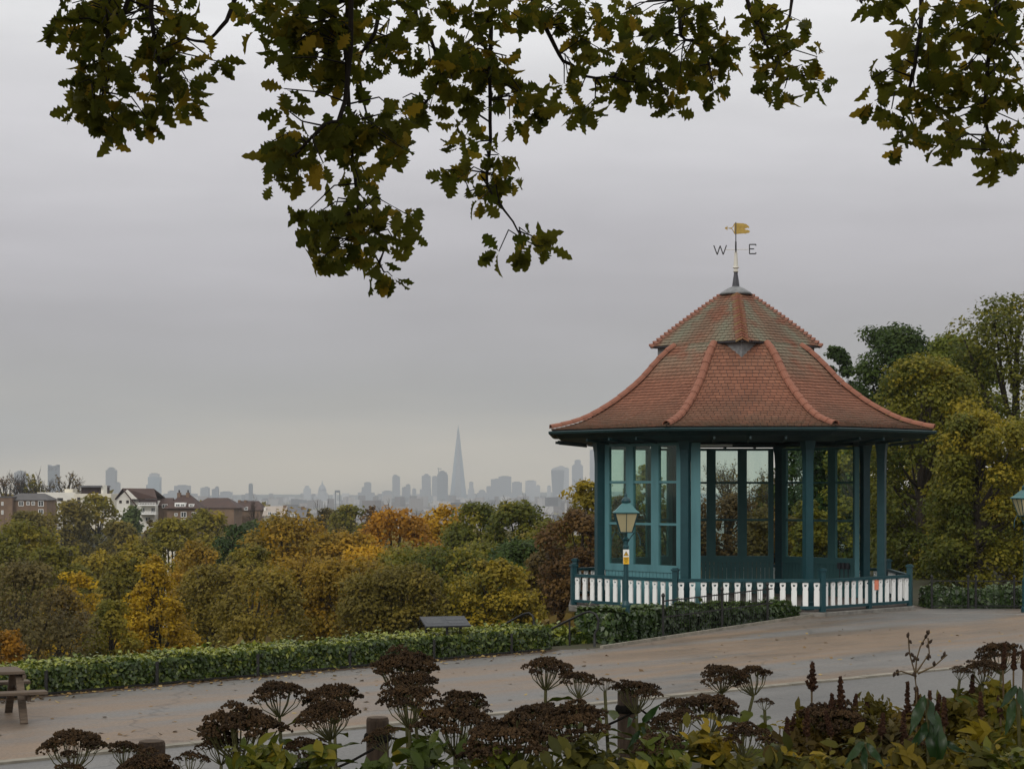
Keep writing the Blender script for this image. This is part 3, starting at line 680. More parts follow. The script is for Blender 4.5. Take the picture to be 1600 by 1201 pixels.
def bw(v): 
    v = Vector(v); c, s = math.cos(R(PHI)), math.sin(R(PHI)); return Vector((BX + v.x * c - v.y * s, BY + v.x * s + v.y * c, v.z))
# notice paper on the balusters
A = bp(CA[1], RB, 0); B = bp(CA[2], RB, 0); p = bw(A.lerp(B, .60) + bp(45, .025, .70)); b = MB(); b.box((0, 0, 0), (.17, .004, .26)); b.box((0, -.004, .05), (.11, .003, .02)); b.box((0, -.004, 0), (.11, .003, .02))
o_ = b.build('notice_paper', M['orange_paper'], loc=p); o_.rotation_euler = (0, 0, R(45 + PHI)); tag(o_, 'small salmon-pink paper notice fixed to the white balusters', 'notice')

# ------------------------------------------------------------------ lamp posts
def lamp(loc, label, sc=1.0, sign=True, rz=0):
    t_ = thing('street_lamp', loc, label, 'street lamp', 'green lantern lamp posts by the path', rz=rz, scale=(sc,) * 3)
    b = MB(); b.lathe([(.11, 0), (.11, .12), (.085, .16), (.085, .75), (.07, .80), (.055, .84), (.048, 1.9), (.06, 1.92), (.06, 1.96), (.045, 1.98), (.045, 2.06), (.075, 2.10), (.03, 2.14), (.03, 2.24)], 12); b.build('post', M['dark_teal'], t_, smooth=False)
    b = MB()
    for s in (-1, 1):
        b.tube([(s * .03, 0, 2.02)] + [(s * (.04 + .22 * math.sin(u * 1.2)), 0, 2.05 + .20 * math.sin(u * 2.1)) for u in (.2, .5, .8, 1.1)] + [(s * .29, 0, 2.10), (s * .295, 0, 1.97)], .011, 6)
    b.build('ladder_arm', M['dark_teal'], t_)
    bt_, tp = .12, .235; z0, z1 = 2.24, 2.64
    fr = MB()
    cs = [(-1, -1), (1, -1), (1, 1), (-1, 1)]
    for x, y in cs: fr.beam((x * bt_, y * bt_, z0), (x * tp, y * tp, z1), .018, .018)
    for i in range(4):
        x, y = cs[i]; x2, y2 = cs[(i + 1) % 4]
        fr.beam((x * bt_, y * bt_, z0), (x2 * bt_, y2 * bt_, z0), .022, .022); fr.beam((x * tp, y * tp, z1), (x2 * tp, y2 * tp, z1), .025, .03)
        fr.beam(((x + x2) / 2 * bt_, (y + y2) / 2 * bt_, z0), ((x + x2) / 2 * tp, (y + y2) / 2 * tp, z1), .012, .012)
    fo = fr.build('lantern_frame', M['dark_teal'], t_)
    for i in range(4):
        x, y = cs[i]; x2, y2 = cs[(i + 1) % 4]; k = .975; b = MB()
        b.quad((x * bt_ * k, y * bt_ * k, z0), (x2 * bt_ * k, y2 * bt_ * k, z0), (x2 * tp * k, y2 * tp * k, z1), (x * tp * k, y * tp * k, z1)); b.build('lantern_pane', M['lantern_glass'], fo)
    b = MB(); b.lathe([(.37, 2.635), (.375, 2.655), (.30, 2.69), (.16, 2.80), (.10, 2.84)], 4, rot=R(45)); b.build('lantern_roof', M['shaded_teal'], t_)
    b = MB(); b.lathe([(.085, 2.84), (.10, 2.86), (.085, 2.92), (.05, 2.95), (.02, 2.97), (.03, 2.99), (.02, 3.02), (.004, 3.07)], 10); b.build('vent_cap', M['dark_teal'], t_, smooth=True)
    if sign:
        b = MB(); b.box((0, -.075, 1.74), (.125, .006, .30)); so = b.build('warning_plate', M['sign_white'], t_)
        b = MB(); b.box((0, -.0805, 1.665), (.118, .003, .145)); b.build('yellow_panel', M['sign_yellow'], so)
        def tri(r_, z, y, m, nm):
            b = MB(); q = [(0, z + r_), (-r_ * .86, z - r_ * .5), (r_ * .86, z - r_ * .5)]
            b.v = [(x, y, zz) for x, zz in q] + [(x, y + .002, zz) for x, zz in q]; b.f = [(0, 1, 2), (5, 4, 3), (0, 3, 4, 1), (1, 4, 5, 2), (2, 5, 3, 0)]; b.t = [.5] * 5; b.build(nm, m, so)
        tri(.062, 1.795, -.0825, M['sign_black'], 'triangle_border'); tri(.044, 1.794, -.0855, M['sign_yellow'], 'triangle')
        b = MB(); b.box((0, -.0875, 1.80), (.010, .002, .034)); b.box((0, -.0875, 1.775), (.010, .002, .008)); b.build('exclamation_mark', M['sign_black'], so)
        b = MB()
        for i, w_ in enumerate((.09, .07, .085, .05)): b.box((0, -.084, 1.72 - i * .028), (w_, .002, .009))
        b.build('printed_line', M['sign_black'], so)
    return t_
lp = gnd(977, 1009); lamp((at(978, 900, 38.1).x, 38.1, 0), 'teal lamp post with cream lantern and yellow warning plate before the bandstand')
lamp((at(1603, 800, 47).x, 47, -.02), 'teal lamp post cut off by the edge, beside the low hedge under tall trees', 1.10, False, rz=.2)

# ------------------------------------------------------------------ hedges, railings
def hedge(a, c, h0, h1, w, nleaf, size, m, label, z=0, seed=1, bumpy=.04, name='hedge'):
    rg = np.random.default_rng(seed); a = np.array(a); c = np.array(c); L = np.linalg.norm(c - a); d = (c - a) / L; n = np.array((-d[1], d[0]))
    t_ = thing(name, (float(a[0]), float(a[1]), z), label, 'hedge')
    b = MB(); k = 16
    for i in range(k):
        u0, u1 = L * i / k, L * (i + 1) / k; hh0 = h0 + (h1 - h0) * i / k; hh1 = h0 + (h1 - h0) * (i + 1) / k; e = .05
        q = lambda u, s, zz: (d[0] * u + n[0] * s, d[1] * u + n[1] * s, zz)
        b.quad(q(u0, e, -.3), q(u1, e, -.3), q(u1, e, hh1 - e), q(u0, e, hh0 - e)); b.quad(q(u0, e, hh0 - e), q(u1, e, hh1 - e), q(u1, w - e, hh1 - e), q(u0, w - e, hh0 - e)); b.quad(q(u1, w - e, -.3), q(u0, w - e, -.3), q(u0, w - e, hh0 - e), q(u1, w - e, hh1 - e))
    b.quad((n[0] * .05, n[1] * .05, -.3), (n[0] * (w - .05), n[1] * (w - .05), -.3), (n[0] * (w - .05), n[1] * (w - .05), h0 - .05), (n[0] * .05, n[1] * .05, h0 - .05))
    q = d * L; b.quad((q[0] + n[0] * .05, q[1] + n[1] * .05, -.3), (q[0] + n[0] * .05, q[1] + n[1] * .05, h1 - .05), (q[0] + n[0] * (w - .05), q[1] + n[1] * (w - .05), h1 - .05), (q[0] + n[0] * (w - .05), q[1] + n[1] * (w - .05), -.3))
    b.build('twigs', M['hedge_core'], t_, kind='stuff')
    u = rg.uniform(0, L, nleaf); hh = h0 + (h1 - h0) * u / L; f = rg.random(nleaf); s = np.empty(nleaf); zz = np.empty(nleaf); NN = np.zeros((nleaf, 3))
    fr = f < .55; tp = (f >= .55) & (f < .9); bk = f >= .9
    wob = bumpy * (np.sin(u * 7.1) + np.sin(u * 2.9 + 1) + np.sin(u * 13.7 + 2)) * .5
    s[fr] = rg.normal(.0, .035, fr.sum()) + wob[fr] * .6; zz[fr] = rg.uniform(.02, 1, fr.sum()) * hh[fr]; NN[fr] = (-n[0], -n[1], .35)
    s[tp] = rg.uniform(0, w, tp.sum()); zz[tp] = hh[tp] + rg.normal(0, .02, tp.sum()) + wob[tp] + rg.uniform(.02, .13, tp.sum()) * (rg.random(tp.sum()) > .965); NN[tp] = (0, 0, 1)
    s[bk] = w + rg.normal(0, .03, bk.sum()); zz[bk] = rg.uniform(0, 1, bk.sum()) * hh[bk]; NN[bk] = (n[0], n[1], .3)
    en = rg.random(nleaf) < .07; ne = en.sum(); side = rg.random(ne) < .5
    u[en] = np.where(side, 0, L) + rg.normal(0, .035, ne); s[en] = rg.uniform(0, w, ne); zz[en] = rg.uniform(.02, 1, ne) * np.where(side, h0, h1); NN[en] = np.where(side[:, None], np.array((-d[0], -d[1], .3)), np.array((d[0], d[1], .3)))
    C = np.column_stack([d[0] * u + n[0] * s, d[1] * u + n[1] * s, zz])
    NN = norm(NN) + rg.normal(size=(nleaf, 3)) * .45
    V = leaf_quads(C, NN, size * rg.uniform(.5, 1.5, nleaf), rg, 1.7)
    tint = np.clip(rg.normal(.36, .2, nleaf) + tp * .40 + .12 * np.sin(u * 1.7) * np.sin(zz * 9 + u * 3), 0, 1)  # top leaves lighter and yellower: brightness of the lit hedge top put into tint
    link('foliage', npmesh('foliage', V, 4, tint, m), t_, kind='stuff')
    return t_
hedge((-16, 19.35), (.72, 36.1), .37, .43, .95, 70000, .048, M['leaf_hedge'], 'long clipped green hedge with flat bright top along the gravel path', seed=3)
hedge((2.05, 37.5), (7.0, 45.65), .60, .22, .85, 26000, .075, M['leaf_laurel'], 'dark bushy laurel hedge sloping along the foot of the bandstand', seed=4, bumpy=.10)
hedge((10.95, 48.6), (19, 48.6), .45, .50, 1.1, 18000, .075, M['leaf_laurel'], 'low dark hedge behind the railing under the tall autumn trees', seed=5, bumpy=.07)
hedge((1.0, 37.3), (1.75, 38.0), .12, .20, 1.2, 6000, .075, M['leaf_hedge'], 'small green shrub mound between the two stair handrails', seed=6, bumpy=.12, name='shrub')
def railing(a, c, h, label, posts, bars=.11, rails=(.12, .9), z=0, ball=True):
    a = np.array(a); c = np.array(c); L = np.linalg.norm(c - a); d = (c - a) / L
    t_ = thing('iron_railing', (float(a[0]), float(a[1]), z), label, 'railing', 'black iron railings along the hedges')
    for u in posts:
        b = MB(); pw = .048 if ball else .045; b.box((0, 0, h / 2), (pw, pw, h + (.12 if ball else .03)))
        if ball: b.lathe([(.03, h + .06), (.045, h + .09), (.03, h + .13), (.005, h + .15)], 8)
        b.build('post', M['black_iron'], t_, loc=(d[0] * u, d[1] * u, 0))
    for r_ in rails:
        b = MB(); b.beam((0, 0, h * r_), (d[0] * L, d[1] * L, h * r_), .012, .028); b.build('rail', M['black_iron'], t_)
    if bars:
        bm2 = MB(); bm2.tube([(0, 0, .02), (0, 0, h)], .0052, 5); bme = bm2.mesh('bar', M['black_iron'])
        for i in range(int(L / bars)): link('bar', bme, t_, (d[0] * i * bars, d[1] * i * bars, 0))
    return t_
dh = np.array((.706, .708)); p0 = np.array((-16, 19.35)) + np.array((.708, -.706)) * .10
railing(p0, p0 + dh * 23.6, .37, 'black post-and-rail fence in front of the long clipped hedge', [2 * i + .55 for i in range(12)], bars=None, rails=(.10,), ball=False)
d2 = (np.array((7.28, 45.7)) - np.array((1.64, 36.5))); d2 /= np.linalg.norm(d2); q0 = np.array((1.64, 36.5)) + np.array((d2[1], -d2[0])) * .02
railing(q0 + d2 * 2.9, q0 + d2 * 8.6, .80, 'black bar railing rising behind the laurel hedge before the bandstand', [0, 2.9, 5.4], bars=.125, rails=(.55, .97))
railing((10.95, 48.42), (19, 48.42), .74, 'black bar railing in front of the low hedge under the trees', [0, .95, 1.15, 2.15, 4.2, 6.3], bars=.16, rails=(.10, .98))
# stair handrails
def handrail(pts, label):
    o_ = pts[0]; t_ = thing('handrail', tuple(o_), label, 'handrail', 'black stair handrails beside the hedge end')
    b = MB(); b.tube([p - o_ for p in pts], .024, 8); b.build('rail', M['black_iron'], t_, smooth=True); return t_
def hp(l, Y): return [at(x, y, Y + dy) for x, y, dy in l]
h1 = handrail(hp([(929, 1010, 0), (929, 990, 0), (934, 982, 0), (935, 968, 0), (931, 959, 0), (922, 955, .05), (913, 957, .1), (890, 968, .5), (864, 981, 1.0), (838, 994, 1.5), (828, 1000, 1.7)], 36.6), 'black tubular stair handrail curling at its top, nearer the laurel hedge')
for px, pyt, pyb in ((890, 969, 1010),): 
    b = MB(); p = at(px, pyt, 37.1); b.tube([p - h1.location, Vector((p.x, p.y, -.3)) - h1.location], .02, 8); b.build('post', M['black_iron'], h1)
handrail(hp([(834, 1000, 0), (834, 968, 0), (832, 961, 0), (826, 957, .05), (818, 959, .1), (796, 971, .6), (770, 985, 1.2), (760, 992, 1.4)], 38.2), 'black tubular stair handrail showing only its bend above the clipped hedge')
# viewpoint board
p = gnd(691, 1030) + Vector((.04, .35, 0)); t_ = thing('information_board', (p.x, p.y, 0), 'grey sloping view board on thin legs standing in the clipped hedge', 'information board', rz=R(17))
b = MB(); mt = Matrix.Translation((0, 0, .67)) @ Matrix.Rotation(R(17), 4, 'X') @ Matrix.Shear('XZ', 4, (0, 0))
b.box((0, 0, 0), (.86, .50, .03), mtx=mt); pn = b.build('board_panel', M['board_grey'], t_)
b = MB(); 
for x0, y0, w_, h_ in ((-.22, .03, .30, .30), (.20, .10, .32, .10), (.20, -.06, .32, .14)): b.box((x0, y0, .0165), (w_, h_, .002), mtx=mt)
b.build('printed_panel', mat('faded_print', (.05, .053, .06), (.035, .038, .042), rough=.5, spec=.3, scale=30), pn)
for x0, y0 in ((-.33, .12), (.33, .12), (0, -.14)):
    b = MB(); b.box((x0, y0, .32 + y0 * .14), (.04, .04, .64 + y0 * .3)); b.build('leg', M['black_iron'], t_)

# ------------------------------------------------------------------ picnic table
lv_, wv_ = Vector((.92, .40, 0)), Vector((.40, -.92, 0)); ce = Vector((-6.75, 25.43, 0))
t_ = thing('picnic_table', tuple(ce - lv_ * .9), 'weathered wooden picnic table with attached bench before the hedge', 'picnic table', rz=math.atan2(.40, .92))
for i in range(5):
    b = MB(); b.box((-.10 + .05, -.30 + i * .15, .655), (1.95, .14, .045)); bevel(b.build('top_plank', M['wood'], t_), .006)
for s in (-1, 1):
    for j in range(2):
        b = MB(); b.box((.05, s * (.66 + j * .13), .42), (2.2, .12, .045)); bevel(b.build('bench_plank', M['wood'], t_), .006)
for x in (.86, -.75):
    for s in (-1, 1):
        b = MB(); b.beam((x, s * .24, .635), (x, s * .70, 0), .05, .10, up=(1, 0, 0)); b.build('leg', M['wood'], t_)
    b = MB(); b.box((x + .055, 0, .352), (.045, 1.55, .09)); b.build('bench_bearer', M['wood'], t_)
    b = MB(); b.box((x + .055, 0, .60), (.045, .72, .06)); b.build('top_bearer', M['wood'], t_)

# ------------------------------------------------------------------ wooden posts along the bed
POSTS = [(237, 1157, 11.0, 'stout round wooden post with dark band, behind the outermost stonecrop heads'), (590, 1120, 13.3, 'round wooden post standing among the tall middle stonecrops'), (981, 1078, 14.5, 'round wooden post half hidden under one flat stonecrop head')]
PP = []
for px, py, Yp, lab in POSTS:
    p = at(px, py, Yp); zb = zg1(p.x, p.y) - .15; h = p.z - zb
    t_ = thing('wooden_post', (p.x, p.y, zb), lab, 'post', 'wooden posts edging the flower bed')
    b = MB(); b.lathe([(.082, 0), (.081, h - .02), (.074, h)], 18); b.build('shaft', M['post_wood'], t_)
    b = MB(); b.lathe([(.073, 0), (.070, .003)], 18, c=(0, 0, h - .001)); b.build('sawn_top', M['post_top'], t_)
    b = MB(); b.lathe([(.084, h - .175), (.096, h - .16), (.10, h - .14), (.094, h - .12), (.084, h - .11)], 14); b.build('rope_band', M['rope'], t_)
    PP.append(Vector((p.x, p.y, p.z - .14)))
P3 = [PP[0] + (PP[0] - PP[1]) + Vector((0, 0, -.5))] + PP + [PP[2] + (PP[2] - PP[1]) + Vector((0, 0, -.75))]
b = MB(); pts = []
for a_, c_ in zip(P3[:-1], P3[1:]):
    for i in range(10): u = i / 10; pts.append(a_.lerp(c_, u) + Vector((.09, -.03, -.34 * 4 * u * (1 - u) * .6)))
pts.append(P3[-1])
b.tube(pts, .010, 6); tag(b.build('rope', M['rope']), 'dark sagging rope slung between the wooden posts of the flower bed', 'rope')

# fallen leaves
n = 1100; rg = np.random.default_rng(12)
uu = rg.uniform(-14, 32, n); ww = np.abs(rg.normal(0, 1, n)); ww = np.where(rg.random(n) < .55, 8.2 * rg.random(n), 0)
C = np.zeros((n, 3))
for i in range(n):
    if i < 760:
        q = np.array((-16, 19.35)) + dh * rg.uniform(1, 23.5) + np.array((.708, -.706)) * abs(rg.normal(.15, .32)); C[i] = (q[0], q[1], .016)
    else:
        q = E0 + ED * rg.uniform(-6, 26) - EN * rg.uniform(.1, 7.5); C[i] = (q[0], q[1], .012)
ok = outside(C[:, :2]) <= 0; C = C[ok]; n = len(C)
V = leaf_quads(C, np.array((0, 0, 1.)) + rg.normal(size=(n, 3)) * .25, rg.uniform(.03, .085, n), rg, 1.4); V[:, 2] = np.maximum(V[:, 2], .007)
o_ = link('fallen_leaves', npmesh('fallen_leaves', V, 4, rg.random(n), M['fallen']), kind='stuff'); tag(o_, 'pale fallen leaves scattered over the gravel path and the foot of the hedge', 'fallen leaves')


# ------------------------------------------------------------------ trees
def branches(mb, p, d, L, r, lvl, rg, spread=.6, n3=3, up=.12):
    """recursive bare branches"""
    q = p + d * L; mid = p + d * (L * .5) + Vector(rg.normal(size=3)) * L * .05
    mb.tube([p, mid, q], [r, r * .85, r * .65], n3 if lvl < 3 else 5, cap=False)
    if lvl == 0: return
    for i in range(int(rg.integers(2, 4))):
        dd = (d + Vector(rg.normal(size=3)) * spread + Vector((0, 0, up))).normalized()
        branches(mb, p + d * L * rg.uniform(.55, 1), dd, L * rg.uniform(.62, .82), r * .6, lvl - 1, rg, spread, n3, up)
SEED = [100]
def tree(px, top, wpx, Y, shape, key, label, name='autumn_tree', cover=2.6, cb=.16, lpx=4.5, blobs=130, group='trees beyond the hedge', gap=1.0, depth=1.0, base=None, twigs=0, trunk_m='bark'):
    SEED[0] += 1; rg = np.random.default_rng(SEED[0])
    X = (px - 800) * Y / F; zb = zg1(X, Y) - .1 if base is None else base; zt = EYE - (top - HORIZON) * Y / F; H = zt - zb; wpx = wpx * (1.22 if group == 'trees beyond the hedge' and shape != 'cone' and wpx > 60 else 1.0); Rw = wpx * Y / F / 2
    if group == 'trees beyond the hedge' and Y > 75 and Y < 200 and not twigs and shape != 'cone': twigs = 30; cover = min(cover, 2.3)
    t_ = thing(name, (X, Y, zb), label, 'tree', group)
    size = lpx * Y / F
    zc0 = H * cb
    def rad(z):                                     # crown radius at relative height 0..1
        if shape == 'cone': return (1 - z) ** .88 * (.5 + .5 * min(1, z * 6)) 
        if shape == 'tall': return math.sqrt(max(0, 1 - (abs(z - .42) / .58) ** 2.4))
        return math.sqrt(max(0, 1 - (abs(z - .45) / .55) ** 2))
    BC = []; BR = []
    asym = rg.normal(size=4) * .16
    for i in range(blobs):
        z = rg.uniform(.02, .97) if shape != 'cone' else rg.uniform(.02, .98) ** 1.3
        th = rg.uniform(0, 2 * math.pi); lump = 1 + asym[0] * math.cos(th + 1) + asym[1] * math.cos(2 * th) + asym[2] * math.sin(z * 7 + th)
        rr = rad(z) * Rw * (1 if shape == 'cone' else rg.uniform(.45, 1.0) ** .6) * lump * (.86 if shape != 'cone' else rg.uniform(.6, .95)) * (rg.uniform(1.05, 1.3) if rg.random() < .14 and shape != 'cone' else 1)
        br = rg.uniform(.12, .30) * Rw if shape != 'cone' else rg.uniform(.10, .17) * Rw * (.35 + rad(z))
        br = max(br, size * 1.6)
        BC.append((math.cos(th) * rr, math.sin(th) * rr * depth, zc0 + z * (H - zc0) - br * .5)); BR.append(br)
    # a few topmost clumps so the crown reaches its height
    for i in range(5): BC.append((rg.normal() * Rw * .16, rg.normal() * Rw * .16, H - Rw * rg.uniform(.12, .3) if shape != 'cone' else H - .25 * Rw * rg.uniform(.3, 1))); BR.append(Rw * (.17 if shape != 'cone' else .06))
    BC = np.array(BC); BR = np.array(BR)
    wt = BR ** 2; area = 4 * math.pi * wt.sum() * .55
    n = int(min(34000 if 'tall trees' in group else 21500, cover * (1.35 if 'tall trees' in group else 1) * area / (.75 * size * size) * .62))
    k = rg.choice(len(BR), n, p=wt / wt.sum())
    D = norm(rg.normal(size=(n, 3)) + np.array((0, 0, .28))); rr = BR[k] * (.40 + .62 * rg.random(n) ** .6 + .22 * np.abs(rg.normal(size=n)))
    C = BC[k] + D * rr[:, None] * np.array((1, 1, .78))
    kp = (C[:, 1] < Rw * .2) | (rg.random(n) < (.7 if 'tall trees' in group else .22)); C = C[kp]; D = D[kp]; k = k[kp]; n = len(C)
    NN = D * .7 + np.array((0, -.15, .65)) + rg.normal(size=(n, 3)) * .5
    V = leaf_quads(C, NN, size * rg.uniform(.6, 1.25, n), rg, 1.45)
    bt = rg.normal(.45, .17, len(BR)) + .16 * np.sin(BC[:, 0] / Rw * 2.2 + SEED[0]) + .10 * (BC[:, 2] / H - .6); tint = np.clip(bt[k] + rg.normal(0, .09, n), 0, 1)
    # trunk with limbs
    b = MB(); tr = max(.09, Rw * .075); lean = rg.normal(size=2) * Rw * .06
    b.tube([(0, 0, -.6), (lean[0] * .3, lean[1] * .3, H * .3), (lean[0], lean[1], H * .6), (lean[0] * 1.3, lean[1] * 1.3, H * .85)], [tr * 1.25, tr, tr * .6, tr * .2], 8)
    for j in rg.choice(len(BR), min(len(BR), 34), replace=False):
        c = Vector(BC[j]); z0 = min(H * .8, max(H * .18, c.z * rg.uniform(.45, .8))); s = Vector((lean[0] * z0 / H, lean[1] * z0 / H, z0))
        mid = s.lerp(c, .5) + Vector((0, 0, -.06 * (c - s).length)); b.tube([s, mid, c], [tr * .45, tr * .3, tr * .1], 5, cap=False)
    b.build('trunk', M[trunk_m], t_)
    if twigs:
        b = MB()
        for j in range(twigs):
            jj = rg.integers(len(BR)); c = Vector(BC[jj]); d = Vector((c.x, c.y, (c.z - H * .4) * .8 + Rw * .4)).normalized()
            branches(b, c - d * BR[jj], d, BR[jj] * 1.35, size * .13, 2, rg, .45, 3, .15)
        b.build('twigs', M['twig'], t_, kind='stuff')
    link('crown', npmesh('crown', V, 4, tint, M['leaf_' + key]), t_)
    return t_
def bare_tree(px, top, wpx, Y, label, levels=6, key=None, nl=0, base=None, group='leafless trees', n0=3, thin=1.0):
    SEED[0] += 1; rg = np.random.default_rng(SEED[0])
    X = (px - 800) * Y / F; zb = zg1(X, Y) - .1 if base is None else base; H = EYE - (top - HORIZON) * Y / F - zb; Rw = wpx * Y / F / 2
    t_ = thing('bare_tree', (X, Y, zb), label, 'tree', group); b = MB(); r0 = max(.02, H * .016) * thin
    b.tube([(0, 0, -.5), (0, 0, H * .25), (Rw * .05, 0, H * .5)], [r0 * 1.3, r0, r0 * .7], 7); b.build('trunk', M['bark'], t_)
    b = MB(); L0 = H * .22
    for i in range(n0 * 3):
        z = H * rg.uniform(.22, .52); a = rg.uniform(0, 2 * math.pi); fl = Rw / H * 1.6
        branches(b, Vector((Rw * .04, 0, z)), Vector((math.cos(a) * fl, math.sin(a) * fl, 1)).normalized(), L0 * rg.uniform(.7, 1.1), r0 * .5, levels - 2, rg, .38, 3, .18)
    # fit to the height and spread seen
    v = np.array(b.v); zmax = np.percentile(v[:, 2], 99.7); v[:, 2] *= H / zmax; xm = np.percentile(np.abs(v[:, 0]), 98); v[:, 0] *= Rw / xm; v[:, 1] *= Rw / xm; b.v = [tuple(q) for q in v]
    b.build('branches', M['twig'], t_, kind='stuff')
    if nl:
        C = v[rg.integers(len(v), size=nl)] + rg.normal(size=(nl, 3)) * .12; V = leaf_quads(C, rg.normal(size=(nl, 3)), 2.6 * Y / F * rg.uniform(.6, 1.2, nl), rg)
        link('crown', npmesh('crown', V, 4, rg.random(nl), M['leaf_' + key]), t_)
    return t_

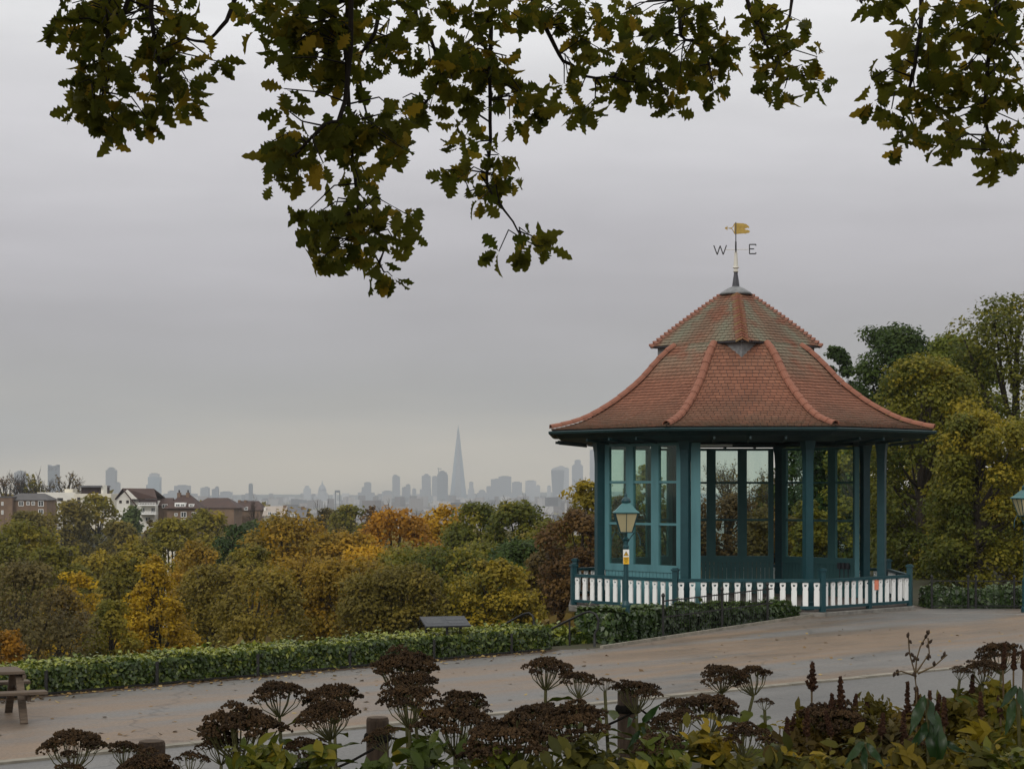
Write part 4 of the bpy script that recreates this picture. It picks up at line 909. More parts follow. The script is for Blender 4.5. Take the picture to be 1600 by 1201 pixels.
TREES = [
 (270, 805, 110, 175, 'round', 'olive', 'soft olive tree between the low cottage and the brick house', {}),
 (480, 845, 130, 135, 'round', 'oliveorange', 'tawny orange crown tucked behind the russet oak', {}),
 (575, 850, 120, 112, 'round', 'gold', 'yellow-gold crown between the russet oak and the brightest orange tree', {}),
 (760, 845, 140, 100, 'round', 'maple', 'green-gold rounded tree above the first stair handrail', {}),
 (90, 850, 120, 120, 'round', 'olive', 'olive tree between the broad olive-yellow tree and the glowing orange one', {}),
 (200, 862, 110, 112, 'round', 'olivegold', 'olive-gold tree directly behind the golden larch', {}),
 (1300, 600, 130, 84, 'round', 'dkgreen', 'dark green tree filling the space behind the roof slope', dict(name='sycamore_tree', group='tall trees beside the bandstand', cb=.05)),
 (1490, 520, 170, 88, 'round', 'green', 'fresh green tree between the dark sycamore and the tallest golden maple', dict(name='sycamore_tree', group='tall trees beside the bandstand', cb=.05, blobs=120)),
 # px, top, width px, distance, shape, colour, label, options
 (30, 872, 190, 66, 'round', 'greybrown', 'large dull brown tree shedding its leaves, nearest the picnic table', dict(twigs=60, cover=1.8, name='beech_tree')),
 (122, 893, 95, 80, 'round', 'yellow', 'small glowing orange-yellow tree between the brown tree and the golden cone', {}),
 (243, 862, 232, 74, 'cone', 'yellow', 'golden cone-shaped larch standing alone behind the hedge', dict(name='larch_tree', cb=.42, blobs=330, cover=3.2)),
 (-8, 978, 110, 56, 'round', 'orange', 'orange tree top cut off behind the picnic table', {}),
 (172, 935, 90, 70, 'round', 'olive', 'low olive-green tree at the flank of the golden larch', {}),
 (335, 880, 130, 88, 'tall', 'olivebrown', 'grey-brown half-bare tree just behind the golden larch', dict(twigs=50, cover=1.5)),
 (400, 885, 160, 70, 'tall', 'olivebrown', 'brownish scrubby tree above the middle of the long hedge', dict(twigs=40, cover=1.9)),
 (475, 868, 170, 82, 'round', 'oliveorange', 'russet tree with orange tips above the long hedge', {}),
 (550, 868, 160, 80, 'round', 'oliveorange', 'rusty orange-brown tree below the big orange crowns', dict(twigs=40, cover=1.9)),
 (622, 878, 160, 68, 'tall', 'olivebrown', 'thin brownish tree behind the view board hedge', dict(twigs=40, cover=1.9)),
 (690, 852, 180, 84, 'round', 'maple', 'full olive-green tree behind the view board', {}),
 (765, 872, 130, 68, 'tall', 'olivegold', 'yellowish-brown small tree over the first stair handrail', dict(cover=2.0)),
 (822, 842, 150, 78, 'round', 'dkgreen', 'dark green evergreen oak between the view board and the bandstand', dict(name='evergreen_tree')),
 (905, 795, 100, 72, 'round', 'redbrown', 'dark copper beech close beside the bandstand rail', dict(name='beech_tree', twigs=50, cover=2.0)),
 (925, 748, 90, 84, 'round', 'olivegold', 'green and gold tree top rising beside the outer bandstand post', {}),
 (862, 850, 90, 74, 'round', 'brown', 'small brown bush-like tree below the copper beech', dict(cover=2.0)),
 (38, 812, 180, 130, 'round', 'olive', 'broad olive-yellow tree below the brick flats', {}),
 (150, 858, 120, 150, 'round', 'olivegold', 'olive-brown tree under the white flats', {}),
 (236, 842, 60, 190, 'round', 'olivebrown', 'small tawny tree masking the low cottage', dict(cover=1.8)),
 (215, 836, 110, 145, 'round', 'olivegold', 'olive-gold tree under the gabled house', {}),
 (305, 842, 100, 135, 'tall', 'oliveorange', 'tawny tree between the gabled house and the dark evergreen', dict(cover=2.0, twigs=30)),
 (368, 817, 80, 150, 'tall', 'dkgreen', 'dark green upright evergreen among golden trees', dict(name='evergreen_tree')),
 (398, 850, 110, 112, 'round', 'olivegold', 'olive-gold lower crown in front of the big russet oak', {}),
 (452, 797, 165, 122, 'round', 'oliveorange', 'big russet-orange oak below the terraced roofs', dict(name='oak_tree')),
 (540, 826, 130, 116, 'round', 'oliveorange', 'orange-olive tree between the russet oak and the bright orange crown', {}),
 (622, 790, 140, 128, 'round', 'orange', 'brightest orange tree on the skyline under the slender dark tower', dict(name='maple_tree')),
 (695, 787, 100, 132, 'round', 'gold', 'golden-orange crown just below the glass spire', dict(name='maple_tree')),
 (745, 783, 110, 112, 'round', 'maple', 'olive tree directly beneath the glass spire', dict(name='oak_tree')),
 (812, 781, 120, 104, 'round', 'maple', 'olive-gold oak with ragged top near the bandstand', dict(name='oak_tree')),
 (866, 812, 90, 96, 'round', 'olive', 'dark olive tree between the ragged oak and the copper beech', {}),
 (640, 850, 160, 104, 'round', 'olive', 'olive tree below the brightest orange crown', {}),
 (92, 915, 110, 74, 'round', 'brown', 'tawny thicket tree at the near flank of the golden larch', dict(twigs=40, cover=1.7)),
 (330, 795, 100, 235, 'round', 'olive', 'olive tree hiding the foot of the brown-roofed houses', {}),
 (390, 812, 70, 240, 'round', 'bluegreen', 'blue-green small tree under the slate roof', {}),
 (545, 787, 62, 260, 'round', 'olive', 'rounded green tree alone on the hazy skyline', {}),
 (512, 792, 60, 265, 'round', 'greybrown', 'grey-brown tree beside the rounded green one on the skyline', dict(twigs=30, cover=1.6)),
 (580, 790, 36, 270, 'round', 'redbrown', 'small dull red tree next to the bright orange crowns', dict(cover=1.8)),
 (152, 771, 62, 320, 'round', 'olive', 'bushy green tree in front of the white flats', {}),
 (105, 781, 78, 315, 'round', 'olivebrown', 'olive-brown thin tree between the brick flats and white flats', dict(cover=1.7)),
 (207, 790, 46, 322, 'round', 'bluegreen', 'blue-green tree at the wall of the gabled house', {}),
 (238, 812, 52, 250, 'round', 'brown', 'reddish-brown small crown below the balcony house', {}),
 (45, 797, 70, 305, 'round', 'olivebrown', 'grey-green shrubby tree at the foot of the brick flats', {}),
 (188, 812, 70, 262, 'round', 'olivebrown', 'dim olive tree beneath the blue-green one', {}),
 (280, 812, 66, 250, 'round', 'bluegreen', 'dusky green tree beneath the brick house with white dormer', {}),
 (430, 806, 70, 225, 'round', 'olivebrown', 'tawny tree beneath the pale roofed terrace', {}),
 # tall trees beside and behind the bandstand
 (1395, 507, 190, 92, 'round', 'dkgreen', 'tall dark green tree rising just past the bandstand roof', dict(name='sycamore_tree', group='tall trees beside the bandstand', blobs=120, cb=.1)),
 (1308, 540, 74, 98, 'tall', 'dkgreen', 'thin dark green tree peeping over the bandstand roof edge', dict(name='sycamore_tree', group='tall trees beside the bandstand', blobs=110, cb=.1, cover=3.4)),
 (1585, 455, 270, 76, 'round', 'maple', 'tallest golden-olive maple at the edge above the lamp post', dict(name='maple_tree', group='tall trees beside the bandstand', blobs=140, cb=.10)),
 (1440, 552, 215, 66, 'tall', 'maple', 'olive-gold maple whose skirts hang behind the bandstand balusters', dict(name='maple_tree', group='tall trees beside the bandstand', blobs=170, cb=.04, cover=2.4)),
 (1530, 640, 190, 60, 'tall', 'maple', 'drooping olive maple directly over the low railed hedge', dict(name='maple_tree', group='tall trees beside the bandstand', blobs=140, cb=.05)),
 (1690, 520, 220, 66, 'round', 'maple', 'green tree mostly beyond the edge, past the cut-off lamp', dict(name='maple_tree', group='tall trees beside the bandstand', cb=.05)),
 (1345, 690, 120, 74, 'tall', 'maple', 'yellow-olive tree seen through the end panes of the bandstand', dict(name='maple_tree', group='trees seen through the bandstand', cb=.03)),
 (1255, 685, 90, 88, 'round', 'dkgreen', 'dark green tree seen through the upper bandstand panes', dict(name='sycamore_tree', group='trees seen through the bandstand', cb=.05, cover=2.0)),
 (1262, 780, 70, 70, 'round', 'olivegold', 'golden bush seen low through the bandstand panes', dict(group='trees seen through the bandstand', cb=.03)),
 (1130, 770, 130, 80, 'round', 'redbrown', 'brown-leaved thicket seen low through the bandstand', dict(twigs=60, cover=1.5, group='trees seen through the bandstand', cb=.03)),
 (1205, 790, 110, 76, 'round', 'brown', 'tawny thicket seen behind the middle bandstand panes', dict(twigs=60, cover=1.5, group='trees seen through the bandstand', cb=.03)),
 (1200, 752, 45, 96, 'tall', 'green', 'slim green tree among bare twigs seen through the bandstand', dict(group='trees seen through the bandstand', cb=.05)),
 (1010, 727, 80, 82, 'round', 'olive', 'olive tree seen through the narrow panes of the lit screen', dict(group='trees seen through the bandstand', cb=.05)),
 (975, 775, 80, 76, 'round', 'redbrown', 'reddish tree seen low through the lit bandstand screen', dict(group='trees seen through the bandstand', cb=.03, twigs=30, cover=1.8)),
 (1050, 790, 90, 78, 'round', 'brown', 'brown tree behind the front corner column of the bandstand', dict(group='trees seen through the bandstand', cb=.03, cover=1.8)),
]
for a in TREES: tree(*a[:7], **a[7])
bare_tree(1140, 722, 110, 84, 'leafless twiggy tree against the sky through the bandstand opening', 7, 'brown', 500)
bare_tree(1205, 726, 90, 88, 'leafless tree with ochre buds seen beside the dark green crown through the panes', 7, 'brown', 900)
bare_tree(1085, 752, 60, 86, 'small leafless tree seen past the lit jamb of the bandstand', 6)
bare_tree(8, 738, 46, 440, 'leafless tree cut off above the brick flats roof', 6, 'redbrown', 250, base=-9, thin=1.6)
bare_tree(32, 736, 44, 450, 'leafless tree in front of the greyish block tower', 6, base=-9, thin=1.6)
bare_tree(54, 742, 36, 452, 'yellowish half-bare tree beside the three-holed tower', 6, 'olive', 1200, base=-9, thin=1.6)
bare_tree(68, 734, 44, 455, 'leafless branching tree just before the three-holed tower', 6, base=-9, thin=1.6)
bare_tree(98, 738, 52, 448, 'leafless tree fanning out beyond the three-holed tower', 6, 'brown', 250, base=-9, thin=1.6)
bare_tree(120, 748, 36, 446, 'low leafless tree by the dark penthouse', 6, 'brown', 200, base=-9, thin=1.6)
bare_tree(397, 777, 28, 300, 'grey leafless tree between brown roof and pale roof', 6, base=-10, thin=1.3)
bare_tree(505, 780, 34, 280, 'grey leafless tree on the skyline beneath the cathedral dome', 6, thin=1.3)
# shrubs and undergrowth on the slope below
n = 26000; rg = np.random.default_rng(55)
Yv = rg.uniform(34, 130, n); Xv = (rg.uniform(-40, 1480, n) - 800) * Yv / F; Pv = np.column_stack([Xv, Yv]); dd_ = outside(Pv); ok = (dd_ > 3) & (np.hypot(Xv - BX, Yv - BY) > 5.5)
Pv = Pv[ok]; zz = zg(Pv); n = len(Pv); lump = .5 + .5 * np.sin(Pv[:, 0] * .9) * np.sin(Pv[:, 1] * .7 + 1)
C = np.column_stack([Pv, zz + rg.random(n) * (.4 + 1.1 * lump)]); V = leaf_quads(C, np.array((0, -.4, .6)) + rg.normal(size=(n, 3)) * .5, .012 * Pv[:, 1] * .22 + .05 + rg.uniform(0, .12, n), rg)
o_ = link('undergrowth', npmesh('undergrowth', V, 4, rg.random(n), M['leaf_brown']), kind='stuff'); tag(o_, 'brown bramble undergrowth covering the slope below the trees', 'undergrowth')

# ------------------------------------------------------------------ houses across the valley
HM = {}
for nm, c, c2 in (('brick_wall', (.20, .135, .09), (.15, .10, .07)), ('white_render', (.72, .70, .64), (.62, .60, .55)), ('cream_render', (.66, .62, .52), (.6, .56, .47)), ('brown_roof', (.075, .045, .036), (.055, .034, .03)), ('slate_roof', (.15, .15, .16), (.11, .11, .12)),
                  ('pale_roof', (.36, .31, .27), (.30, .26, .22)), ('dark_cladding', (.055, .035, .035), (.04, .028, .028)), ('window_glass_far', (.03, .035, .04), (.05, .055, .06)), ('window_white', (.8, .8, .78), (.72, .72, .7)), ('grey_roof', (.10, .095, .095), (.08, .075, .075))):
    HM[nm] = mat(nm, c, c2, rough=.8, scale=.5, spec=.25)
def house(px, Y, zbase, label, cat, rz=0, name='house', group='houses across the valley'):
    X = (px - 800) * Y / F; return thing(name, (X, Y, zbase), label, cat, group, rz=rz)
def windows(h, lst, y, glass='window_glass_far', frame='window_white'):
    for x, z, w, hh in lst:
        b = MB(); y0 = y
        for x_, z_, w_, h_ in ((x, z + hh / 2, w, .1), (x, z - hh / 2, w, .1), (x - w / 2, z, .1, hh + .1), (x + w / 2, z, .1, hh + .1), (x, z, .08, hh)): b.box((x_, y0 - .03, z_), (w_, .12, h_))
        f_ = b.build('window', HM[frame], h); b = MB(); b.box((x, y0 - .01, z), (w, .06, hh)); b.build('pane', HM[glass], f_)
def gable(h, x0, x1, y0, y1, ze, zr, axis, m, ov=.3):
    b = MB()
    if axis == 'x':
        ym = (y0 + y1) / 2; a = [(x0 - ov, y0 - ov, ze - ov * .8), (x1 + ov, y0 - ov, ze - ov * .8), (x1 + ov, ym, zr), (x0 - ov, ym, zr), (x1 + ov, y1 + ov, ze - ov * .8), (x0 - ov, y1 + ov, ze - ov * .8)]
        tk = (0, 0, .18)
        for q in ((0, 1, 2, 3), (3, 2, 4, 5)):
            p = [Vector(a[i]) for i in q]; b.quad(*[v + Vector(tk) for v in p]); b.quad(*reversed(p))
            for i in range(4): b.quad(p[i], p[(i + 1) % 4], p[(i + 1) % 4] + Vector(tk), p[i] + Vector(tk))
    else:
        xm = (x0 + x1) / 2; a = [(x0 - ov, y0 - ov, ze - ov * .8), (x0 - ov, y1 + ov, ze - ov * .8), (xm, y1 + ov, zr), (xm, y0 - ov, zr), (x1 + ov, y1 + ov, ze - ov * .8), (x1 + ov, y0 - ov, ze - ov * .8)]
        tk = (0, 0, .18)
        for q in ((1, 0, 3, 2), (2, 3, 5, 4)):
            p = [Vector(a[i]) for i in q]; b.quad(*[v + Vector(tk) for v in p]); b.quad(*reversed(p))
            for i in range(4): b.quad(p[i], p[(i + 1) % 4], p[(i + 1) % 4] + Vector(tk), p[i] + Vector(tk))
    return b.build('roof', m, h)
def hiproof(h, x0, x1, y0, y1, ze, zr, m, inset=None, ov=.35):
    x0 -= ov; x1 += ov; y0 -= ov; y1 += ov; ins = inset or (y1 - y0) / 2; ym = (y0 + y1) / 2; b = MB()
    a = [(x0, y0, ze), (x1, y0, ze), (x1, y1, ze), (x0, y1, ze), (x0 + ins, ym, zr), (x1 - ins, ym, zr)]
    b.quad(a[0], a[1], a[5], a[4]); b.quad(a[2], a[3], a[4], a[5]); b.poly([a[1], a[2], a[5]]); b.poly([a[3], a[0], a[4]]); b.quad(a[3], a[2], a[1], a[0])
    return b.build('roof', m, h)
def wall(h, x0, x1, y0, y1, z0, z1, m, nm='wall'):
    b = MB(); b.box(((x0 + x1) / 2, (y0 + y1) / 2, (z0 + z1) / 2), (x1 - x0, y1 - y0, z1 - z0)); return b.build(nm, HM[m], h)
def pent(h, x0, x1, y0, y1, ze, zr, m, nm='gable_wall'):
    """triangular gable ends filling under a y-axis ridge"""
    b = MB(); xm = (x0 + x1) / 2
    b.poly([(x0, y0, ze), (x1, y0, ze), (xm, y0, zr)]); b.poly([(x1, y1, ze), (x0, y1, ze), (xm, y1, zr)]); b.quad((x0, y0, ze), (xm, y0, zr), (xm, y1, zr), (x0, y1, ze)); b.quad((x1, y1, ze), (xm, y1, zr), (xm, y0, zr), (x1, y0, ze))
    return b.build(nm, HM[m], h)
YH = 360.0; K = YH / F                              # metres per photo pixel at the houses
def zp(py): return EYE - (py - HORIZON) * K
zb = zp(830)
# brick flats
h = house(36, YH, zb, 'brown brick block of flats with grey hipped roof and small white windows', 'flats', name='brick_flats')
x0, x1 = -46 * K, 37 * K; wall(h, x0, -14 * K, -1.2, 8, 0, zp(777) - zb, 'brick_wall'); wall(h, -14 * K, x1, 0, 8, 0, zp(780.5) - zb, 'brick_wall')
hiproof(h, -26 * K, x1, 0, 8, zp(781) - zb, zp(770.5) - zb, HM['grey_roof'], inset=14 * K); b = MB(); b.prism([(x0, -1.3), (-13 * K, -1.3), (-13 * K, 8.1), (x0, 8.1)], zp(777.2) - zb, zp(775.5) - zb); b.build('parapet', HM['grey_roof'], h)
windows(h, [(x * K, zp(y) - zb, w * K, hh * K) for x, y, w, hh in ((-3, 786.5, 7, 7), (8, 786, 4.5, 5.5), (16, 786, 4.5, 5.5), (28, 786.5, 8, 8), (28, 799.5, 7, 8), (29, 814, 5, 9))], 0)
windows(h, [(x * K, zp(y) - zb, w * K, hh * K) for x, y, w, hh in ((-29.5, 786.5, 2.5, 5), (-29.5, 800, 2.5, 6))], -1.2)
# white modern flats
h = house(120, YH + 16, zb, 'long white flat-roofed apartment block with dark penthouse', 'flats', name='white_flats'); K2 = (YH + 16) / F; z2 = lambda py: EYE - (py - HORIZON) * K2 - zb
wall(h, -62 * K2, -2 * K2, 0, 9, 0, z2(769), 'white_render'); wall(h, -2 * K2, 55 * K2, -1.0, 9, 0, z2(771), 'cream_render'); wall(h, -23 * K2, -10 * K2, 2, 6, z2(769), z2(763.5), 'cream_render', 'roof_box')
wall(h, 5 * K2, 38 * K2, 1, 8, z2(771), z2(760.5), 'dark_cladding', 'penthouse'); b = MB(); b.box((21 * K2, 4, z2(759.5)), (36 * K2, 8.4, .35)); b.build('penthouse_roof', HM['slate_roof'], h); wall(h, 37 * K2, 40.5 * K2, .5, 4, z2(771), z2(757.5), 'white_render', 'chimney')
windows(h, [(x * K2, z2(y), w * K2, hh * K2) for x, y, w, hh in ((5, 781, 4, 8), (18, 780, 4, 7), (30, 781, 4, 8), (44, 781, 4, 8))], -1.0, frame='dark_cladding')
windows(h, [(x * K2, z2(y), w * K2, hh * K2) for x, y, w, hh in ((-26, 780, 8, 4), (-45, 780, 6, 4), (-12, 784, 5, 6))], 0, frame='dark_cladding')
# gabled white house with balconies
h = house(215, YH - 8, zb, 'white gabled house with steep brown roof and white balconies', 'house'); K3 = (YH - 8) / F; z3 = lambda py: EYE - (py - HORIZON) * K3 - zb
xa, xb = -31 * K3, 31 * K3; wall(h, xa, -10 * K3, -1.0, 7, 0, z3(779), 'white_render'); wall(h, -10 * K3, xb - .6, .2, 7, 0, z3(782), 'white_render')
pent(h, xa, 1 * K3, -.98, 7, z3(779.2), z3(764.8), 'white_render')
b = MB(); tk = Vector((0, 0, .2))
for q in ([(-33 * K3, -1.5, z3(780.5)), (-21 * K3, -1.5, z3(764.2)), (-21 * K3, 7.4, z3(764.2)), (-33 * K3, 7.4, z3(780.5))], [(-21 * K3, -1.5, z3(764.2)), (-1 * K3, -1.5, z3(790)), (-1 * K3, -.6, z3(790)), (-21 * K3, -.3, z3(764.0))], [(-21 * K3, -.3, z3(764.2)), (-10 * K3, -.55, z3(779)), (31 * K3, -.55, z3(779)), (20 * K3, 3.4, z3(764.6))], [(-21 * K3, 3.4, z3(764.2)), (20 * K3, 3.4, z3(764.6)), (31 * K3, 8, z3(779)), (-21 * K3, 8, z3(779))]):
    p = [Vector(v) for v in q]; b.quad(*[v + tk for v in p]); b.quad(*reversed(p))
    for i in range(4): b.quad(p[i], p[(i + 1) % 4], p[(i + 1) % 4] + tk, p[i] + tk)
b.build('roof', HM['brown_roof'], h)
wall(h, 2 * K3, 31 * K3, -.35, .22, z3(787.5), z3(779.2), 'dark_cladding', 'mansard')
windows(h, [(-25 * K3, z3(783.5), 3 * K3, 3.5 * K3), (-14 * K3, z3(783.5), 3 * K3, 3.5 * K3)], -1.0, frame='dark_cladding')
for py in (788.6, 802.5):
    b = MB(); b.box((18 * K3, -.9, z3(py)), (28 * K3, 2.2, .22)); bl = b.build('balcony', HM['window_white'], h)
    b = MB(); b.beam((4 * K3, -1.95, z3(py - 3.5)), (32 * K3, -1.95, z3(py - 3.5)), .1, .1)
    for i in range(12): b.box(((4 + i * 2.5) * K3, -1.95, z3(py - 1.7)), (.06, .06, 3.4 * K3))
    b.build('balcony_rail', HM['window_white'], bl)
windows(h, [(8 * K3, z3(797), 6 * K3, 8 * K3), (24 * K3, z3(797), 6 * K3, 8 * K3), (16 * K3, z3(811), 8 * K3, 6 * K3)], .2)
# brick house with hipped roof and white dormer
h = house(283, YH - 14, zb - .5, 'brick house with brown hipped roof, chimneys and a white dormer', 'house'); K4 = (YH - 14) / F; z4 = lambda py: EYE - (py - HORIZON) * K4 - zb + .5
wall(h, -22 * K4, 24 * K4, 0, 9, 0, z4(794), 'brick_wall'); rf = hiproof(h, -24 * K4, 26 * K4, -.4, 9, z4(794), z4(773), HM['brown_roof'], inset=20 * K4)
for x in (-9, 5): wall(h, (x - 2.5) * K4, (x + 2.5) * K4, 3.4, 4.6, z4(786), z4(769.5), 'brick_wall', 'chimney'); b = MB(); b.lathe([(.16, 0), (.14, .5)], 8, c=(x * K4, 4, z4(769.5))); b.build('chimney_pot', HM['dark_cladding'], h)
wall(h, -10 * K4, 7 * K4, -.1, 3, z4(792.5), z4(785), 'window_white', 'dormer'); windows(h, [(-5 * K4, z4(789), 6 * K4, 4 * K4), (2.5 * K4, z4(789), 5 * K4, 4 * K4)], -.12)
wall(h, 12 * K4, 20 * K4, -.1, 3, z4(792), z4(787), 'window_white', 'dormer'); windows(h, [(16 * K4, z4(789.5), 5 * K4, 3.4 * K4)], -.12)
windows(h, [(-8 * K4, z4(803.5), 4 * K4, 4 * K4), (4 * K4, z4(803.5), 8 * K4, 8 * K4), (20 * K4, z4(803.5), 6 * K4, 7 * K4), (4 * K4, z4(812.5), 6 * K4, 4 * K4)], 0)
# neighbour with a low side window, long brown roof behind
h = house(256, YH - 4, zb, 'narrow brown-roofed house squeezed behind the gabled house', 'house'); wall(h, -13 * K, 8 * K, 0, 7, 0, zp(789) - zb, 'brick_wall'); gable(h, -13 * K, 8 * K, 0, 7, zp(789) - zb, zp(779) - zb, 'x', HM['brown_roof']); windows(h, [(2 * K, zp(790) - zb, 8 * K, 5 * K)], -.3)
h = house(338, YH + 30, zb, 'long low house showing only its plain brown hipped roof', 'house'); wall(h, -42 * K, 30 * K, 0, 12, 0, zp(795) - zb, 'brick_wall'); hiproof(h, -44 * K, 34 * K, 0, 12, zp(796) - zb, zp(779) - zb, HM['brown_roof'], inset=24 * K)
h = house(385, YH + 45, zb, 'red-brown roofed house with two chimneys and a small pale skylight', 'house'); wall(h, -22 * K, 24 * K, 0, 9, 0, zp(800) - zb, 'brick_wall'); hiproof(h, -24 * K, 26 * K, 0, 9, zp(801) - zb, zp(785) - zb, HM['brown_roof'], inset=12 * K)
for x in (-17, -6): wall(h, (x - 2) * K, (x + 2) * K, 3.5, 5, zp(792) - zb, zp(783.5) - zb, 'brick_wall', 'chimney')
windows(h, [(0, zp(798) - zb, 6 * K, 5 * K)], -.6)
h = house(424, YH + 10, zb, 'terrace house with pale pinkish roof and white gable end', 'house'); wall(h, -12 * K, 20 * K, 0, 8, 0, zp(806) - zb, 'white_render'); gable(h, -12 * K, 20 * K, 0, 8, zp(806) - zb, zp(793) - zb, 'x', HM['pale_roof'])
pt = MB(); pt.poly([(-12.3 * K, -.2, zp(806) - zb), (-12.3 * K, 4, zp(791) - zb), (-12.3 * K, 8.2, zp(806) - zb)]); pt.box((-12.6 * K, 3.2, zp(799) - zb), (.4, 2.6, 11 * K)); pt.build('white_gable', HM['white_render'], h)
wall(h, 16 * K, 20 * K, 3, 5, zp(797) - zb, zp(790) - zb, 'brick_wall', 'chimney'); windows(h, [(-2 * K, zp(803) - zb, 5 * K, 5 * K), (6 * K, zp(803.5) - zb, 5 * K, 4 * K)], -.6)
h = house(460, YH + 10, zb, 'terrace house with grey slate roof and a white dormer window', 'house'); wall(h, -17 * K, 18 * K, 0, 8, 0, zp(809) - zb, 'white_render'); gable(h, -17 * K, 16 * K, 0, 8, zp(809) - zb, zp(795) - zb, 'x', HM['slate_roof']); wall(h, 8 * K, 12 * K, 3, 5, zp(797) - zb, zp(792) - zb, 'brick_wall', 'chimney')
wall(h, -6 * K, 1 * K, -.2, 2, zp(809) - zb, zp(802) - zb, 'window_white', 'dormer'); windows(h, [(-2.5 * K, zp(805) - zb, 4 * K, 5 * K), (-12 * K, zp(815) - zb, 6 * K, 5 * K), (8 * K, zp(815) - zb, 6 * K, 5 * K)], -.22)
h = house(252, 205, zg1((252 - 800) * 205 / F, 205), 'low cottage among the trees showing pale walls and white framed windows', 'cottage', name='cottage'); K5 = 205 / F; z5 = lambda py: EYE - (py - HORIZON) * K5 - h.location.z
wall(h, -12 * K5, 20 * K5, 0, 6, 0, z5(842), 'cream_render'); gable(h, -12 * K5, 20 * K5, 0, 6, z5(842), z5(838), 'x', HM['grey_roof']); windows(h, [(-4 * K5, z5(847), 6 * K5, 6 * K5), (12 * K5, z5(847), 6 * K5, 6 * K5)], -.1)

# ------------------------------------------------------------------ the far city
CZ = -60.5
def facade(name, c, c2, fl=3.6):
    m, t, b = newmat(name); b.inputs['Roughness'].default_value = .45
    tcn = N(t, 'ShaderNodeTexCoord'); w1 = N(t, 'ShaderNodeTexBrick'); w1.inputs['Color1'].default_value = (*c, 1); w1.inputs['Color2'].default_value = (*[x * .9 for x in c], 1); w1.inputs['Mortar'].default_value = (*c2, 1)
    w1.inputs['Scale'].default_value = 1; w1.inputs['Brick Width'].default_value = 5; w1.inputs['Row Height'].default_value = fl; w1.inputs['Mortar Size'].default_value = .8
    mp_ = N(t, 'ShaderNodeMapping'); mp_.inputs['Rotation'].default_value = (R(90), 0, 0); t.links.new(tcn.outputs['Object'], mp_.inputs[0]); t.links.new(mp_.outputs[0], w1.inputs[0]); t.links.new(w1.outputs[0], b.inputs['Base Color']); return m
FC = dict(grey=facade('grey_tower_facade', (.10, .105, .12), (.20, .205, .21)), dark=facade('dark_tower_facade', (.035, .045, .06), (.08, .09, .10)), pale=facade('pale_tower_facade', (.22, .23, .24), (.32, .32, .32)), glass=facade('blue_glass_facade', (.14, .19, .23), (.22, .26, .29)), stone=facade('cathedral_stone', (.22, .22, .22), (.26, .26, .26)))
def cpos(px, Y): return ((px - 800) * Y / F, Y, CZ)
def cz(py, Y): return EYE - (py - HORIZON) * Y / F - CZ
def tower(parts, Y, label, fc='grey', name='tower', cat='tower', dep=None):
    """parts: (px0, px1, top) blocks of one tower"""
    pc = sum((p[0] + p[1]) / 2 for p in parts) / len(parts); x, y, z = cpos(pc, Y); t_ = thing(name, (x, y, z), label, cat, 'towers on the hazy skyline')
    for i, p in enumerate(parts):
        a = (p[0] - pc) * Y / F; c = (p[1] - pc) * Y / F; w = c - a; d = dep or max(18, min(45, w)); b = MB(); b.box(((a + c) / 2, d / 2 + i * .6, cz(p[2], Y) / 2), (w, d - i * 1.2, cz(p[2], Y))); b.build('block', FC[p[3] if len(p) > 3 else fc], t_)
        b = MB(); b.box(((a + c) / 2, d / 2 + i * .6, cz(p[2], Y) + 1.2), (w * .6, d * .6, 2.4)); b.build('roof_plant', FC['dark'], t_)
    return t_
# glass spire
Ys = 7400; x, y, z = cpos(716, Ys); t_ = thing('spire_tower', (x, y, z), 'tall tapering glass spire towering over the whole skyline', 'skyscraper', 'towers on the hazy skyline')
H = cz(664, Ys); w0 = 15.0 * Ys / F; 
def spire(f, r0, r1, z1, nm, m, off=0):
    b = MB(); n = 8; v0 = [(r0 * math.cos(2 * math.pi * k / n + .39 + off), r0 * math.sin(2 * math.pi * k / n + .39 + off), 0) for k in range(n)]; v1 = [(r1 * math.cos(2 * math.pi * k / n + .39 + off), r1 * math.sin(2 * math.pi * k / n + .39 + off), z1) for k in range(n)]
    for k in f: b.quad(v0[k], v0[(k + 1) % n], v1[(k + 1) % n], v1[k])
    b.build(nm, m, t_)
spire((0, 2, 4, 6), w0, 2.6, H * .965, 'glass_facet', FC['glass']); spire((1, 3, 5, 7), w0 * 1.02, 2.2, H * 1.0, 'glass_facet', FC['grey'])
b = MB(); b.box((0, 0, H * .45), (8, 8, H * .9)); b.build('core', FC['dark'], t_)
# cathedral dome
Yc = 7900; x, y, z = cpos(503.5, Yc); t_ = thing('cathedral', (x, y, z), 'domed cathedral with lantern and drum, faint in the haze', 'cathedral'); s = Yc / F
def zc(py): return cz(py, Yc)
b = MB(); b.box((0, 0, zc(775) / 2), (24 * s, 60, zc(775))); b.build('nave', FC['stone'], t_)
b = MB(); b.lathe([(7.4 * s, zc(776)), (7.4 * s, zc(770)), (6.6 * s, zc(769.8)), (6.6 * s, zc(766.5))], 20); b.build('drum', FC['stone'], t_)
b = MB(); b.lathe([(6.3 * s, zc(766.6)), (6.0 * s, zc(764)), (5.0 * s, zc(761)), (3.4 * s, zc(758.3)), (1.5 * s, zc(756.6)), (1.2 * s, zc(756.2))], 20); b.build('dome', FC['grey'], t_, smooth=True)
b = MB(); b.lathe([(1.3 * s, zc(756.6)), (1.1 * s, zc(753.5)), (.5 * s, zc(752.5)), (.2 * s, zc(749.5))], 10); b.build('lantern', FC['stone'], t_)
